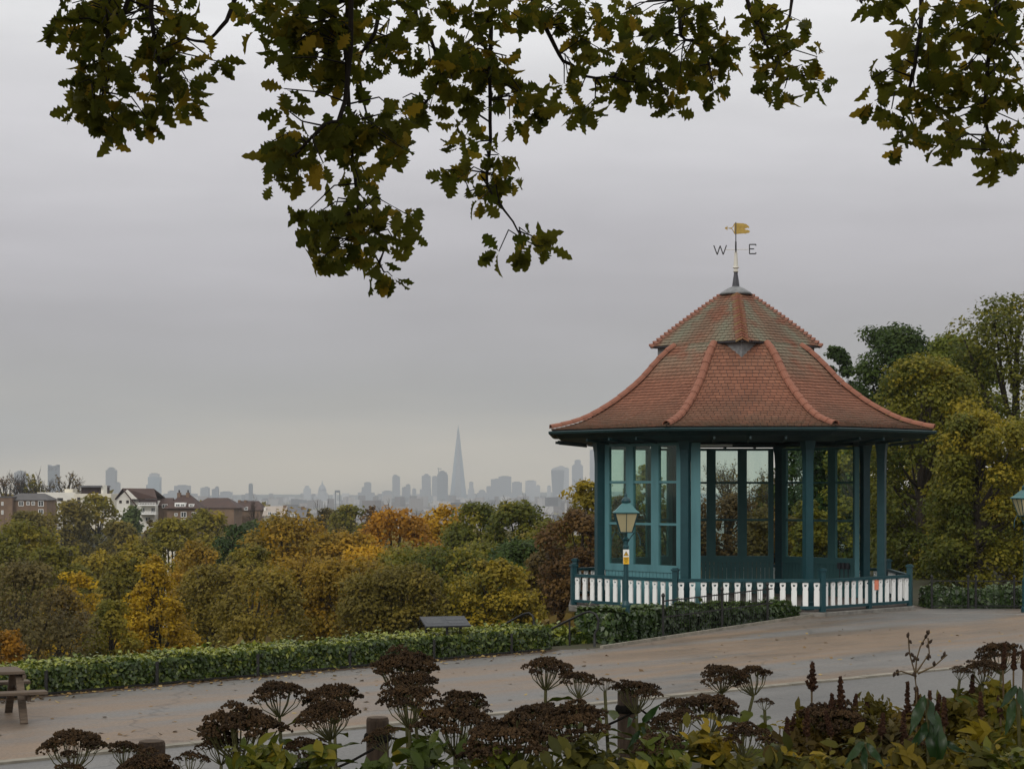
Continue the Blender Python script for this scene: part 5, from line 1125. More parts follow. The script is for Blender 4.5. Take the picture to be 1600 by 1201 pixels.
# tower with three holes in its concave crown
Yt = 5200; x, y, z = cpos(82, Yt); s = Yt / F; t_ = thing('tower', (x, y, z), 'dark slab tower with concave top pierced by three round holes', 'tower', 'towers on the hazy skyline')
zt = lambda py: cz(py, Yt)
b = MB(); b.box((0, 15, zt(735) / 2), (15 * s, 30, zt(735))); b.build('block', FC['dark'], t_)
b = MB(); topc = [(-7.5, 725.5), (-4, 727.2), (0, 727.8), (4, 727.2), (7.5, 725.5)]
for (xa_, ya_), (xb_, yb_) in zip(topc[:-1], topc[1:]):
    for q in ([(xa_ * s, 0, zt(729.3)), (xb_ * s, 0, zt(729.3)), (xb_ * s, 0, zt(yb_)), (xa_ * s, 0, zt(ya_))],): 
        bk = [(v[0], 30, v[2]) for v in q]; b.quad(*q); b.quad(*reversed(bk)); b.quad(q[3], q[2], bk[2], bk[3]); b.quad(q[1], q[0], bk[0], bk[1])
for xx in (-6.9, -2.4, 2.4, 6.9): b.box((xx * s, 15, (zt(729.3) + zt(735)) / 2), (1.4 * s if abs(xx) < 5 else 1.2 * s, 30, zt(729.3) - zt(735)))
b.build('crown', FC['dark'], t_)
tower([(22, 31, 738), (27, 40, 741), (24, 36, 736.5)], 5000, 'blocky greyish tower behind bare branches above the brick flats', 'grey')
tower([(165, 180, 734), (168, 178, 731), (178, 186.5, 754), (162, 172, 760)], 5600, 'stepped grey tower above the white flats with a lower shoulder', 'grey')
tower([(231, 249, 745, 'glass'), (233, 247, 740, 'pale'), (228, 238, 757)], 6200, 'pale shouldered tower rising behind the gabled house', 'grey')
tower([(272, 295, 758.5), (262, 274, 767), (254, 264, 772)], 6400, 'wide low slab with stepped side behind the brick house chimneys', 'grey')
tower([(313, 326, 762), (318, 326, 761)], 6800, 'wedge-topped block between the wide slab and the slanted block', 'grey')
tower([(331, 341, 764), (336, 341, 760.5)], 6700, 'slant-topped dark block beside the long low reddish slab', 'dark')
tower([(344, 361, 768.3)], 6600, 'long low slab beyond the slant-topped block', 'grey')
tower([(388.5, 394, 756)], 5600, 'solitary slender dark tower above the brown roofs', 'dark')
tower([(474, 485, 763), (476, 483, 759.5)], 8200, 'round-shouldered block next to the cathedral dome', 'pale')
t_ = tower([(523, 531, 766.5)], 4200, 'dark boxy gantry on two thin legs in front of the city', 'dark', name='gantry_tower')
for o in list(t_.children): bpy.data.objects.remove(o)
s = 4200 / F
b = MB(); b.box((0, 5, cz(767.5, 4200)), (8 * s, 10, 3.6 * s)); b.build('cabin', FC['dark'], t_)
for xx in (-3.2, 3.4):
    b = MB(); b.box((xx * s, 5, cz(769, 4200) / 2), (1.7 * s, 3, cz(769, 4200))); b.build('leg', FC['dark'], t_)
tower([(569, 579.5, 753.8), (565, 570, 761.5), (559, 584, 769)], 7000, 'square dark block with lower steps midway between dome and spire', 'grey')
tower([(613, 624.5, 744), (614, 621, 742.2)], 7200, 'slim slab tower with slightly rounded top, alone between dome and spire', 'grey')
tower([(597, 613, 767.2)], 7000, 'low wide slab at the foot of the slim slab tower', 'grey'); tower([(628, 640.5, 761), (634, 641, 757)], 7300, 'low stepped block just beyond the slim slab tower', 'grey'); tower([(644, 650, 763.5)], 7300, 'small low block before the rounded twin towers', 'grey')
tower([(659, 672.5, 743), (662, 670, 741), (656, 673, 764)], 7200, 'pale square tower, first of the cluster beside the spire', 'grey'); tower([(675, 684, 744.3)], 7500, 'plain grey tower squeezed in the middle of the spire cluster', 'grey')
t_ = tower([(683, 699.5, 741), (684.5, 698, 737.5), (686.5, 695, 735.8)], 7250, 'dark round-topped tower with a crane, nearest the spire', 'dark')
b = MB(); s = 7250 / F; b.beam((-6 * s, 4, cz(741, 7250)), (-6 * s, 4, cz(731, 7250)), 3, 3); b.beam((-8 * s, 4, cz(731.5, 7250)), (-1 * s, 4, cz(732.5, 7250)), 2.5, 2.5, up=(0, 1, 0)); b.build('crane', FC['dark'], t_)
tower([(733, 739.5, 753), (731, 741, 764)], 7600, 'short pale tower standing just past the spire', 'pale')
tower([(767, 799, 748), (779, 799, 744.3), (760, 768, 760), (798, 802, 770)], 7700, 'broad flat-topped office block, widest past the spire', 'grey'); tower([(800, 815.5, 753)], 7500, 'square office block beside the broad one', 'grey'); tower([(821, 838, 751), (838, 844, 758.5)], 7600, 'square office block with lower step before the bulging tower', 'pale')
tower([(748, 758, 766), (745, 762, 769.5)], 7400, 'low dark hump-like block between spire and broad offices', 'grey'); tower([(855, 861, 759)], 8000, 'narrow pale block tucked beside the bulging tower', 'pale')
# bulging top-heavy tower
Yw = 7600; s = Yw / F; x, y, z = cpos(871.5, Yw); t_ = thing('tower', (x, y, z), 'top-heavy bulging tower with pale arched crown', 'tower', 'towers on the hazy skyline')
b = MB(); prof_w = [(788, 7.6), (770, 8.2), (755, 9.2), (742, 10.0), (734, 10.2)]
for (pa, ra), (pb_, rb) in zip(prof_w[:-1], prof_w[1:]):
    za, zb2 = cz(pa, Yw), cz(pb_, Yw)
    fa = [(-ra * s, 0, za), (ra * s, 0, za), (ra * s, 40, za), (-ra * s, 40, za)]; fb = [(-rb * s, 0, zb2), (rb * s, 0, zb2), (rb * s, 40, zb2), (-rb * s, 40, zb2)]
    for k in range(4): b.quad(fa[k], fa[(k + 1) % 4], fb[(k + 1) % 4], fb[k])
b.box((0, 20, cz(787, Yw) / 2), (15 * s, 38, cz(787, Yw))); b.build('block', FC['dark'], t_)
b = MB(); arc = [(-10.2, 734.4), (-8.5, 731.8), (-5, 730), (0, 729), (5, 730), (8.5, 731.8), (10.2, 734.4)]
for (xa_, ya_), (xb_, yb_) in zip(arc[:-1], arc[1:]): b.quad((xa_ * s, 0, cz(735, Yw)), (xb_ * s, 0, cz(735, Yw)), (xb_ * s, 0, cz(yb_, Yw)), (xa_ * s, 0, cz(ya_, Yw))); b.quad((xa_ * s, 0, cz(ya_, Yw)), (xb_ * s, 0, cz(yb_, Yw)), (xb_ * s, 40, cz(yb_, Yw)), (xa_ * s, 40, cz(ya_, Yw)))
b.build('arched_crown', FC['pale'], t_)
tower([(879, 889, 731), (872, 882, 728.5)], 8100, 'pale blocks standing for the lighter side of the bulging tower', 'pale'); tower([(894, 911, 727), (896, 909, 725), (898, 907.5, 718.7)], 7900, 'grey stepped tower with narrow top between bulging tower and bandstand', 'grey')  # the pale blocks are added to give the bulging tower its lighter side
tower([(922, 944, 702.5)], 7800, 'tall plain tower half hidden by the outer bandstand post', 'grey'); tower([(975, 987, 712)], 7900, 'distant tower seen through the lit bandstand screen', 'grey')
# low roofs of the inner suburbs: a mass nobody could count
n = 5200; rg = np.random.default_rng(77); V = []; T = []
Yv = 1500 + 7600 * rg.random(n) ** .8; pxv = rg.uniform(-60, 1000, n)
for i in range(n):
    x, y = (pxv[i] - 800) * Yv[i] / F, Yv[i]; w = rg.uniform(9, 32); d = rg.uniform(9, 20); hh = rg.uniform(6, 15) if rg.random() < .88 else rg.uniform(16, 42) * (1 if y > 3500 else .5); z0 = zg1(x, y) - 1 if y < 2000 else CZ - .5; c_, s_ = math.cos(rg.normal() * .5), math.sin(rg.normal() * .4)
    q = [(x + a * w / 2 * c_ - b_ * d / 2 * s_, y + a * w / 2 * s_ + b_ * d / 2 * c_) for a, b_ in ((-1, -1), (1, -1), (1, 1), (-1, 1))]; tt = rg.random()
    for k in range(4): V += [(*q[k], z0), (*q[(k + 1) % 4], z0), (*q[(k + 1) % 4], z0 + hh), (*q[k], z0 + hh)]; T.append(tt)
    V += [(*p_, z0 + hh) for p_ in q]; T.append(min(1, tt * .6))
o_ = link('city_buildings', npmesh('city_buildings', V, 4, T, leafmat('city_walls', (.05, .045, .045), (.14, .11, .10), (.42, .40, .38), transl=0)), kind='stuff'); tag(o_, 'countless low hazy roofs and blocks of the city below the towers', 'city')
n = 18000; Yv = 450 + 6800 * rg.random(n) ** 1.1; Xv = (rg.uniform(-80, 1100, n) - 800) * Yv / F; zz = zg(np.column_stack([Xv, Yv])); C = np.column_stack([Xv, Yv, zz + rg.uniform(1, 9, n)])
V = leaf_quads(C, np.array((0, -.6, .5)) + rg.normal(size=(n, 3)) * .4, rg.uniform(4, 8, n) * (.6 + Yv / 9000), rg, 1.3)
o_ = link('suburb_trees', npmesh('suburb_trees', V, 4, rg.random(n), M['leaf_olivebrown']), kind='stuff'); tag(o_, 'hazy far treetops filling the gaps between the city roofs', 'far trees')

# ------------------------------------------------------------------ the oak whose boughs hang into view
def leaf_geo(half, fold=.18, droop=.25, wav=.0, ph=0.):
    """leaf along +X: half outline (x, y); returns verts, quads"""
    v = []; f = []; n = len(half)
    z = lambda x, y: fold * abs(y) - droop * x * x + wav * math.sin(x * 9 + ph) * abs(y)
    for x, y in half: v.append((x, 0, z(x, 0)))
    for x, y in half: v.append((x, y, z(x, y)))
    for x, y in half: v.append((x, -y, z(x, -y)))
    for i in range(n - 1): f.append((i, i + 1, n + i + 1, n + i)); f.append((i + 1, i, 2 * n + i, 2 * n + i + 1))
    return v, f
OAKH = [(0, .008), (.10, .018), (.19, .13), (.27, .075), (.37, .26), (.45, .14), (.55, .34), (.645, .19), (.74, .30), (.82, .15), (.91, .17), (1.0, .01)]
def leaf_mesh(name, half, m, tint, **kw):
    v, f = leaf_geo(half, **kw); me = bpy.data.meshes.new(name); me.from_pydata(v, [], f); me.materials.append(m)
    a = me.attributes.new('tint', 'FLOAT', 'FACE'); a.data.foreach_set('value', [tint] * len(f)); me.polygons.foreach_set('use_smooth', [True] * len(f)); return me
rg = np.random.default_rng(2024)
OAKV = [leaf_mesh('leaf', [(x, y * k) for x, y in OAKH], M['leaf_oak'], tn, fold=fo, droop=dr, wav=.25, ph=i) for i, (k, tn, fo, dr) in enumerate(((1.15, .25, .2, .15), (1.0, .45, .45, .5), (1.1, .1, .15, -.15), (.95, .62, .6, .6), (1.0, .9, .35, .4), (.8, .3, .8, .8)))]
TX, TY = -4.6, 4.5; TZ = zg1(TX, TY)
oak = thing('oak_tree', (TX, TY, TZ), 'oak tree whose dark lobed leaves hang across the top of the view', 'tree')
OL = Vector((TX, TY, TZ)); OO = -OL
b = MB(); b.tube([(TX, TY, TZ - .4), (TX, TY, TZ + .4), (TX + .1, TY, TZ + 3), (TX + .3, TY + .1, TZ + 5.2)], [.62, .46, .40, .36], 12); b.build('trunk', M['bark'], oak, smooth=True, loc=OO)
TOP = Vector((TX + .3, TY + .1, TZ + 5.1))
boughs = [[TOP, Vector((-2, 7.5, 8.2)), Vector((0, 9.2, 8.0)), Vector((2.6, 10.3, 7.4)), Vector((4.6, 11, 7.2))], [TOP, Vector((-3.4, 7.2, 8.1)), Vector((-2.4, 9.6, 7.5)), Vector((-1.4, 10.6, 7.0))],
          [TOP, Vector((-2.5, 3.5, 8.6)), Vector((0, 4.5, 8.8)), Vector((3.4, 7.8, 8.0)), Vector((3.0, 9.4, 7.0))], [TOP, Vector((-4, 1, 9)), Vector((-1, -2, 9.6)), Vector((3, -3, 9))], [TOP, Vector((-6, 6, 9)), Vector((-8, 8, 9.2))], [TOP, Vector((-4.2, 4.8, 11)), Vector((-3, 5.5, 12.5))]]
for bo in boughs:
    pts = []
    for i in range(len(bo) - 1):
        p0, p1, p2, p3 = bo[max(i - 1, 0)], bo[i], bo[i + 1], bo[min(i + 2, len(bo) - 1)]
        for u in (0, .25, .5, .75): pts.append(.5 * ((2 * p1) + (p2 - p0) * u + (2 * p0 - 5 * p1 + 4 * p2 - p3) * u * u + (3 * p1 - p0 - 3 * p2 + p3) * u ** 3))
    pts.append(bo[-1]); n = len(pts); b = MB(); b.tube(pts, [.24 * (1 - i / n) + .035 for i in range(n)], 8); b.build('bough', M['bark'], oak, smooth=True, loc=OO)
# sprays: (depth, limb polyline in photo pixels, leaf clumps)
SPR = [
 (9.6, [(205, -170), (200, 0), (172, 45), (160, 90), (165, 130), (152, 165)], [(185, 12, 95, 32), (95, 50, 30, 28), (165, 60, 60, 32), (255, 40, 45, 35), (292, 22, 22, 24), (140, 100, 40, 25), (100, 132, 34, 18), (155, 135, 45, 30), (140, 180, 48, 30), (175, 210, 32, 18), (205, 185, 38, 30), (110, 165, 22, 20)]),
 (9.4, [(235, -150), (236, 20), (246, 80), (252, 140), (272, 165)], [(235, 70, 32, 22), (250, 105, 28, 18), (255, 130, 28, 20), (290, 115, 30, 25), (325, 95, 22, 14), (340, 108, 22, 14), (288, 165, 22, 20), (235, 165, 25, 18), (210, 120, 16, 14)]),
 (10.4, [(372, -60), (368, 0), (345, 45), (318, 65), (285, 55), (268, 40)], [(365, 2, 8, 10)]),
 (9.2, [(546, -180), (545, 0), (542, 100), (546, 190), (553, 260), (560, 335), (575, 380), (600, 425)], [(440, 25, 62, 42), (515, 20, 50, 40), (430, 78, 34, 24), (490, 80, 48, 35), (545, 60, 35, 55), (500, 115, 35, 22), (540, 130, 26, 18), (600, 15, 40, 22), (520, 190, 32, 20), (545, 225, 40, 40), (500, 225, 28, 28), (590, 205, 38, 28), (625, 190, 25, 16), (600, 240, 42, 20), (635, 240, 20, 16), (540, 290, 28, 20), (575, 290, 22, 15), (560, 330, 34, 26), (510, 330, 40, 24), (480, 345, 20, 14), (530, 370, 42, 28), (595, 375, 30, 20), (628, 345, 22, 14), (635, 365, 18, 16), (520, 405, 26, 26), (550, 385, 32, 22), (600, 415, 28, 22), (605, 435, 14, 10), (580, 345, 22, 20)]),
 (9.0, [(546, -120), (540, 160), (505, 195), (470, 235), (448, 250)], [(455, 150, 24, 14), (460, 175, 28, 14), (445, 215, 26, 16), (430, 250, 22, 26), (465, 245, 26, 22), (440, 278, 26, 14), (475, 275, 26, 14), (500, 255, 22, 14), (425, 225, 14, 10)]),
 (9.7, [(600, -130), (595, 0), (585, 50), (560, 100), (572, 170), (590, 235)], [(590, 60, 30, 25), (575, 95, 26, 16), (612, 88, 24, 20), (635, 72, 18, 12), (640, 20, 30, 22), (660, 15, 22, 14)]),
 (9.9, [(648, -90), (650, 20), (672, 62), (690, 115), (672, 150), (655, 168)], [(680, 95, 14, 10), (690, 128, 28, 20), (662, 115, 14, 10), (660, 160, 32, 20), (630, 168, 30, 18), (680, 170, 20, 14)]),
 (10.0, [(772, -160), (768, 0), (764, 120), (766, 220), (763, 290), (790, 330), (815, 372)], [(740, 40, 45, 38), (790, 25, 45, 30), (770, 85, 55, 32), (720, 105, 24, 22), (735, 135, 28, 18), (800, 125, 48, 35), (845, 155, 26, 18), (825, 180, 28, 22), (800, 195, 22, 12), (728, 205, 26, 18), (722, 225, 18, 12), (788, 232, 26, 24), (712, 268, 26, 22), (740, 290, 20, 12), (740, 312, 26, 12), (790, 275, 26, 14), (775, 300, 30, 16), (805, 290, 14, 12), (830, 362, 26, 14), (832, 385, 32, 20), (790, 395, 14, 20), (810, 385, 18, 12), (765, 165, 24, 22)]),
 (10.6, [(820, -140), (832, 0), (862, 60), (880, 95), (918, 118), (960, 122), (1010, 130)], [(850, 25, 36, 30), (890, 20, 42, 24), (925, 25, 24, 20), (900, 55, 30, 22), (915, 85, 26, 14), (885, 130, 28, 18), (908, 165, 24, 18), (905, 185, 14, 12), (945, 85, 30, 22), (960, 125, 26, 16), (985, 105, 34, 22), (1000, 150, 34, 22), (1035, 145, 34, 26), (1045, 178, 8, 8), (880, 95, 18, 14), (960, 150, 16, 12)]),
 (10.8, [(1055, -140), (1060, 0), (1064, 55), (1090, 68), (1108, 100)], [(985, 30, 26, 26), (1010, 55, 32, 22), (1050, 25, 42, 30), (1090, 30, 34, 28), (1040, 85, 38, 24), (1085, 85, 34, 20), (1115, 70, 28, 24), (1060, 120, 36, 16), (1110, 125, 32, 18), (1125, 140, 18, 12), (1140, 75, 26, 18), (1020, 110, 24, 16), (1000, 75, 22, 14), (1130, 110, 22, 14)]),
 (10.6, [(1160, -120), (1168, 0), (1188, 48), (1210, 95), (1228, 125)], [(1165, 25, 18, 14), (1195, 20, 22, 12), (1180, 48, 22, 16), (1165, 82, 22, 16), (1185, 105, 20, 12), (1215, 55, 22, 18), (1240, 75, 30, 22), (1255, 42, 12, 12), (1235, 110, 30, 20), (1268, 105, 22, 18), (1275, 130, 14, 12), (1205, 125, 24, 12), (1212, 150, 16, 16), (1230, 145, 10, 10), (1185, 10, 20, 10)]),
 (10.9, [(1242, -90), (1238, 0), (1232, 30), (1227, 58)], [(1225, 62, 12, 10)]),
 (9.0, [(1560, -170), (1555, 0), (1546, 80), (1540, 140), (1540, 195), (1556, 235)], [(1400, 6, 40, 12), (1470, 10, 50, 16), (1530, 22, 40, 22), (1580, 20, 28, 22), (1500, 55, 28, 20), (1545, 75, 32, 30), (1585, 75, 22, 26), (1515, 105, 26, 26), (1560, 120, 28, 24), (1592, 125, 14, 20), (1500, 140, 28, 18), (1535, 165, 28, 18), (1575, 165, 26, 22), (1595, 200, 10, 22), (1490, 205, 30, 20), (1510, 225, 22, 14), (1480, 228, 16, 12), (1550, 230, 24, 18), (1553, 255, 14, 14), (1575, 240, 14, 10), (1470, 180, 22, 12), (1530, 200, 22, 14)]),
 (9.3, [(1445, -120), (1440, 20), (1430, 100), (1415, 150), (1412, 185)], [(1425, 45, 26, 24), (1440, 80, 34, 24), (1410, 75, 18, 20), (1395, 118, 28, 16), (1365, 132, 20, 12), (1375, 155, 22, 12), (1405, 175, 22, 14), (1425, 200, 18, 16), (1414, 222, 12, 12), (1455, 120, 26, 16), (1395, 195, 18, 14), (1460, 150, 20, 12), (1435, 145, 14, 10)]),
 (9.8, [(1340, -60), (1345, -5), (1345, 3)], [(1345, 2, 8, 6), (1375, 0, 10, 5)]),
]
TW = MB(); LEAVES = []
def topup(p):
    """meet the bough overhead nearest to a spray"""
    best = min((q for bo in boughs[:3] for q in bo[1:]), key=lambda q: (q - p).length); return best
for Ysp, line, blobs in SPR:
    pts = [at(x, y, Ysp + .05 * math.sin(i * 2.1)) for i, (x, y) in enumerate(line)]
    q = topup(pts[0]); full = [q, q.lerp(pts[0], .6) + Vector((0, 0, -.05))] + pts
    sm = []
    for i in range(len(full) - 1):
        p0, p1, p2, p3 = full[max(i - 1, 0)], full[i], full[i + 1], full[min(i + 2, len(full) - 1)]
        for u in (0, .33, .67): sm.append(.5 * ((2 * p1) + (p2 - p0) * u + (2 * p0 - 5 * p1 + 4 * p2 - p3) * u * u + (3 * p1 - p0 - 3 * p2 + p3) * u ** 3) + Vector(rg.normal(size=3)) * .004)
    sm.append(full[-1]); n = len(sm)
    b = MB(); b.tube(sm, [.017 * (1 - i / n) + .0035 for i in range(n)], 6); b.build('branch', M['oak_twig'], oak, smooth=True, loc=OO)
    inview = sm[4:]
    for (cx, cy, rx, ry) in blobs:
        k = max(1, int(round(rx * ry / 265.0)))
        for _ in range(k):
            a = rg.uniform(0, 2 * math.pi); rr = math.sqrt(rg.random()) * .8; Yd = Ysp + rg.normal() * .16
            c = at(cx + math.cos(a) * rx * rr, cy + math.sin(a) * ry * rr - 4, Yd)
            near = sorted(inview, key=lambda p: (p - c).length + max(0, c.z - p.z) * .8)[0]
            mid = near.lerp(c, .5) + Vector(rg.normal(size=3)) * .03 + Vector((0, 0, .04)); TW.tube([near, mid, c], [.0050, .0038, .0028], 4, cap=False)
            for j in range(int(rg.integers(5, 8))):
                d = (Vector(rg.normal(size=3) * np.array((1, .45, .8))) + Vector((0, 0, -.45))).normalized()
                nn = Vector(rg.normal(size=3)) * .55 + Vector((0, -.75, -.25)); nn = (nn - d * nn.dot(d)).normalized()
                LEAVES.append((c + d * rg.uniform(.0, .03), d, nn, rg.uniform(.080, .125), int(rg.choice(6, p=(.24, .22, .2, .14, .06, .14)))))
TW.build('twigs', M['oak_twig'], oak, loc=OO, kind='stuff')
LEAVES.sort(key=lambda l: l[0].y / l[3])
for c, d, nn, sz, k in LEAVES[:300]:
    o = bpy.data.objects.new('leaf', OAKV[k]); COL.objects.link(o); o.parent = oak
    mt = Matrix((d, nn.cross(d), nn)).transposed().to_4x4(); mt.translation = c - OL; o.matrix_local = mt @ Matrix.Scale(sz, 4)
V = []; Fq = []; T = []
base_v = [np.array([v.co[:] for v in me.vertices]) for me in OAKV]; base_f = [np.array([p.vertices[:] for p in me.polygons]) for me in OAKV]; tints = [me.attributes['tint'].data[0].value for me in OAKV]
off = 0
for c, d, nn, sz, k in LEAVES[300:]:
    mt = np.array(Matrix((d, nn.cross(d), nn)).transposed()); v = base_v[k] * sz @ mt.T + np.array(c); V.append(v); Fq.append(base_f[k] + off); off += len(v); T += [min(1, max(0, tints[k] + rg.normal() * .1))] * len(base_f[k])
V = np.concatenate(V); Fq = np.concatenate(Fq); me = bpy.data.meshes.new('foliage'); me.from_pydata(V.tolist(), [], Fq.tolist()); me.materials.append(M['leaf_oak'])
a = me.attributes.new('tint', 'FLOAT', 'FACE'); a.data.foreach_set('value', T); link('foliage', me, oak, OO, kind='stuff')
# the crown overhead, out of view
n = 22000; C = np.column_stack([rg.uniform(-11, 8.5, n), rg.uniform(-9, 13, n), rg.uniform(6.6, 13, n)])
e = ((C[:, 0] + 2) / 9.5) ** 2 + ((C[:, 1] - 3) / 10.5) ** 2 + ((C[:, 2] - 8.0) / 5.2) ** 2
lump = np.sin(C[:, 0] * 1.9) * np.sin(C[:, 1] * 1.7 + 1) * np.sin(C[:, 2] * 2.1); ok = (e < 1) & (C[:, 2] > 3.15 + .268 * np.maximum(C[:, 1], 0) + .9) & (lump > -.35); C = C[ok]
V = leaf_quads(C, np.array((0, 0, .8)) + rg.normal(size=C.shape) * .5, rg.uniform(.16, .30, len(C)), rg, 1.4)
link('crown', npmesh('crown', V, 4, rg.random(len(C)) * .7, M['leaf_oak']), oak, OO, kind='stuff')

# ------------------------------------------------------------------ the flower bed
def floret(rg, c, r):
    d = [Vector(q) for q in ((1, 0, 0), (0, 1, 0), (-1, 0, 0), (0, -1, 0))]; mt = Euler(rg.uniform(-.7, .7, 3)).to_matrix()
    v = [c + mt @ (q * r) for q in d] + [c + mt @ Vector((0, 0, r * 1.25)), c + mt @ Vector((0, 0, -r * .8))]
    return v, [(0, 1, 4), (1, 2, 4), (2, 3, 4), (3, 0, 4), (1, 0, 5), (2, 1, 5), (3, 2, 5), (0, 3, 5)]
def head_mesh(seed, ncy=15, nf=34):
    """domed head of many tight florets, radius 1; returns the florets and the stalks that carry them"""
    rg = np.random.default_rng(seed); V = []; Fq = []; T = []; cys = []
    for i in range(ncy):
        r_ = math.sqrt((i + .5) / ncy) * .86; a = i * 2.39996 + rg.normal() * .18; c = Vector((math.cos(a) * r_, math.sin(a) * r_, .52 * (1 - r_ ** 2.2) + rg.normal() * .05 - (.08 if r_ > .75 else 0)))
        cr_ = rg.uniform(.25, .36); cys.append((c, cr_)); tb = rg.normal(.45, .18)
        for j in range(nf):
            rj = math.sqrt(rg.random()) * cr_; aj = rg.uniform(0, 6.283); p = c + Vector((math.cos(aj) * rj, math.sin(aj) * rj, .55 * cr_ * (1 - (rj / cr_) ** 2) + rg.normal() * .02))
            v, f = floret(rg, p, rg.uniform(.034, .056)); o_ = len(V); V += v; Fq += [tuple(o_ + k for k in q) for q in f]; T += [min(1, max(0, tb + rg.normal() * .2))] * 8
    me = bpy.data.meshes.new('flower_head'); me.from_pydata([tuple(v) for v in V], [], Fq); me.materials.append(M['floret']); at_ = me.attributes.new('tint', 'FLOAT', 'FACE'); at_.data.foreach_set('value', T)
    b = MB()
    for c, cr_ in cys:
        s = Vector((c.x * .12, c.y * .12, -.62)); b.tube([s, s.lerp(c, .55) + Vector((c.x * .12, c.y * .12, -.05)), c + Vector((0, 0, .02))], [.024, .019, .016], 4, cap=False)
        for q in range(2):
            e_ = c + Vector((rg.normal() * cr_ * .5, rg.normal() * cr_ * .5, .06)); b.tube([s.lerp(c, .75), e_], [.012, .010], 3, cap=False)
    return me, b.mesh('stalks', M['stem'])
HEADS = [head_mesh(300 + i, ncy, nf) for i, (ncy, nf) in enumerate(((20, 62), (16, 60), (25, 60), (11, 50), (18, 64)))]
SEDH = [(0, .03), (.10, .08), (.22, .18), (.36, .25), (.5, .275), (.62, .26), (.74, .22), (.84, .155), (.93, .08), (1, .005)]
SEDV = [leaf_mesh('leaf', [(x, y * k) for x, y in SEDH], M['leaf_sedum'], tn, fold=fo, droop=dr, wav=.2, ph=i) for i, (k, tn, fo, dr) in enumerate(((1, .2, .25, .2), (.9, .45, .4, .45), (1.15, .6, .2, .15), (1, .85, .5, .5)))]
SEDUM = [
 (4.3, [(113, 1166, 100, 0)], 'flat dark stonecrop flower head, outermost, above the pale edging line'),
 (4.5, [(196, 1172, 62, 1)], 'small stonecrop head tucked against the outermost round wooden post'),
 (4.1, [(230, 1200, 90, 2)], 'broad stonecrop head cut by the frame beneath the outermost wooden post'),
 (4.0, [(110, 1205, 60, 3)], 'tiny stonecrop head just showing at the bottom below the outermost one'),
 (4.4, [(300, 1186, 55, 3)], 'small stonecrop head low beside the broad arching stonecrop'),
 (4.6, [(375, 1140, 130, 2), (345, 1165, 70, 1)], 'broad arching stonecrop with wide sloping head before the grey path'),
 (4.8, [(436, 1085, 84, 4)], 'tall stonecrop with pale bare stem standing before the red gravel'),
 (4.9, [(520, 1092, 92, 0)], 'stonecrop with twin-humped head beside the tall bare-stemmed one'),
 (4.5, [(510, 1118, 92, 2)], 'green-stalked stonecrop head directly under the twin-humped one'),
 (4.6, [(478, 1170, 70, 1)], 'low dark stonecrop head between the bare-stemmed plant and the middle post'),
 (5.0, [(632, 1045, 106, 2)], 'tallest stonecrop head reaching up in front of the hedge base'),
 (4.8, [(645, 1070, 84, 1)], 'stonecrop head layered just below the tallest one'),
 (4.6, [(640, 1095, 98, 0)], 'stonecrop head on thick pale stem beside the middle wooden post'),
 (4.9, [(724, 1096, 72, 4), (748, 1108, 46, 3)], 'stonecrop with two stepped heads against the grey worn lane'),
 (4.5, [(712, 1130, 118, 2)], 'wide stonecrop head fanned over slim forked stalks, under the stepped heads'),
 (4.4, [(598, 1150, 60, 3)], 'small stonecrop head in front of the middle wooden post'),
 (4.9, [(855, 1046, 76, 0)], 'upright stonecrop head with open stalks below the hedge corner'),
 (4.8, [(905, 1064, 62, 1), (945, 1066, 34, 3)], 'stonecrop with trailing side clusters past the upright head'),
 (4.6, [(838, 1122, 96, 4)], 'rounded stonecrop mound below the upright open-stalked head'),
 (4.5, [(895, 1132, 120, 2)], 'dense dark stonecrop mass between the rounded mound and the far post'),
 (4.3, [(800, 1158, 140, 2), (760, 1185, 90, 0)], 'low spreading stonecrop heads over yellowing leaves at the middle'),
 (5.0, [(995, 1082, 76, 4)], 'flat stonecrop head covering the farthest wooden post'),
 (4.7, [(1062, 1104, 60, 1), (1110, 1108, 96, 0)], 'long level stonecrop head beyond the farthest post'),
 (5.0, [(1128, 1056, 66, 4), (1172, 1058, 70, 0)], 'twin stonecrop domes on spreading pale stalks, above the long level head'),
 (4.8, [(1195, 1097, 30, 3)], 'tiny single stonecrop button on a bare stem past the twin domes'),
 (4.5, [(1050, 1130, 80, 1)], 'dark stonecrop head low under the farthest post'),
 (4.3, [(1030, 1165, 80, 0)], 'shadowed stonecrop head among yellowing leaves below the farthest post'),
 (4.3, [(1165, 1150, 84, 1)], 'dull brown stonecrop head low down below the tiny button'),
 (5.6, [(1562, 1022, 74, 0)], 'rusty flat stonecrop head highest at the edge, before the worn pale line'),
 (5.4, [(1536, 1045, 62, 1)], 'rusty stonecrop head stepped below the highest one at the edge'),
 (5.5, [(1500, 1048, 34, 3)], 'small flat brown head floating over the grey path near the edge'),
 (5.0, [(1300, 1128, 110, 2)], 'wide black-brown stonecrop head in the middle of the brown plumes'),
 (4.6, [(1430, 1166, 54, 3)], 'little flat black head in front of the drooping broad-leaved plant'),
]
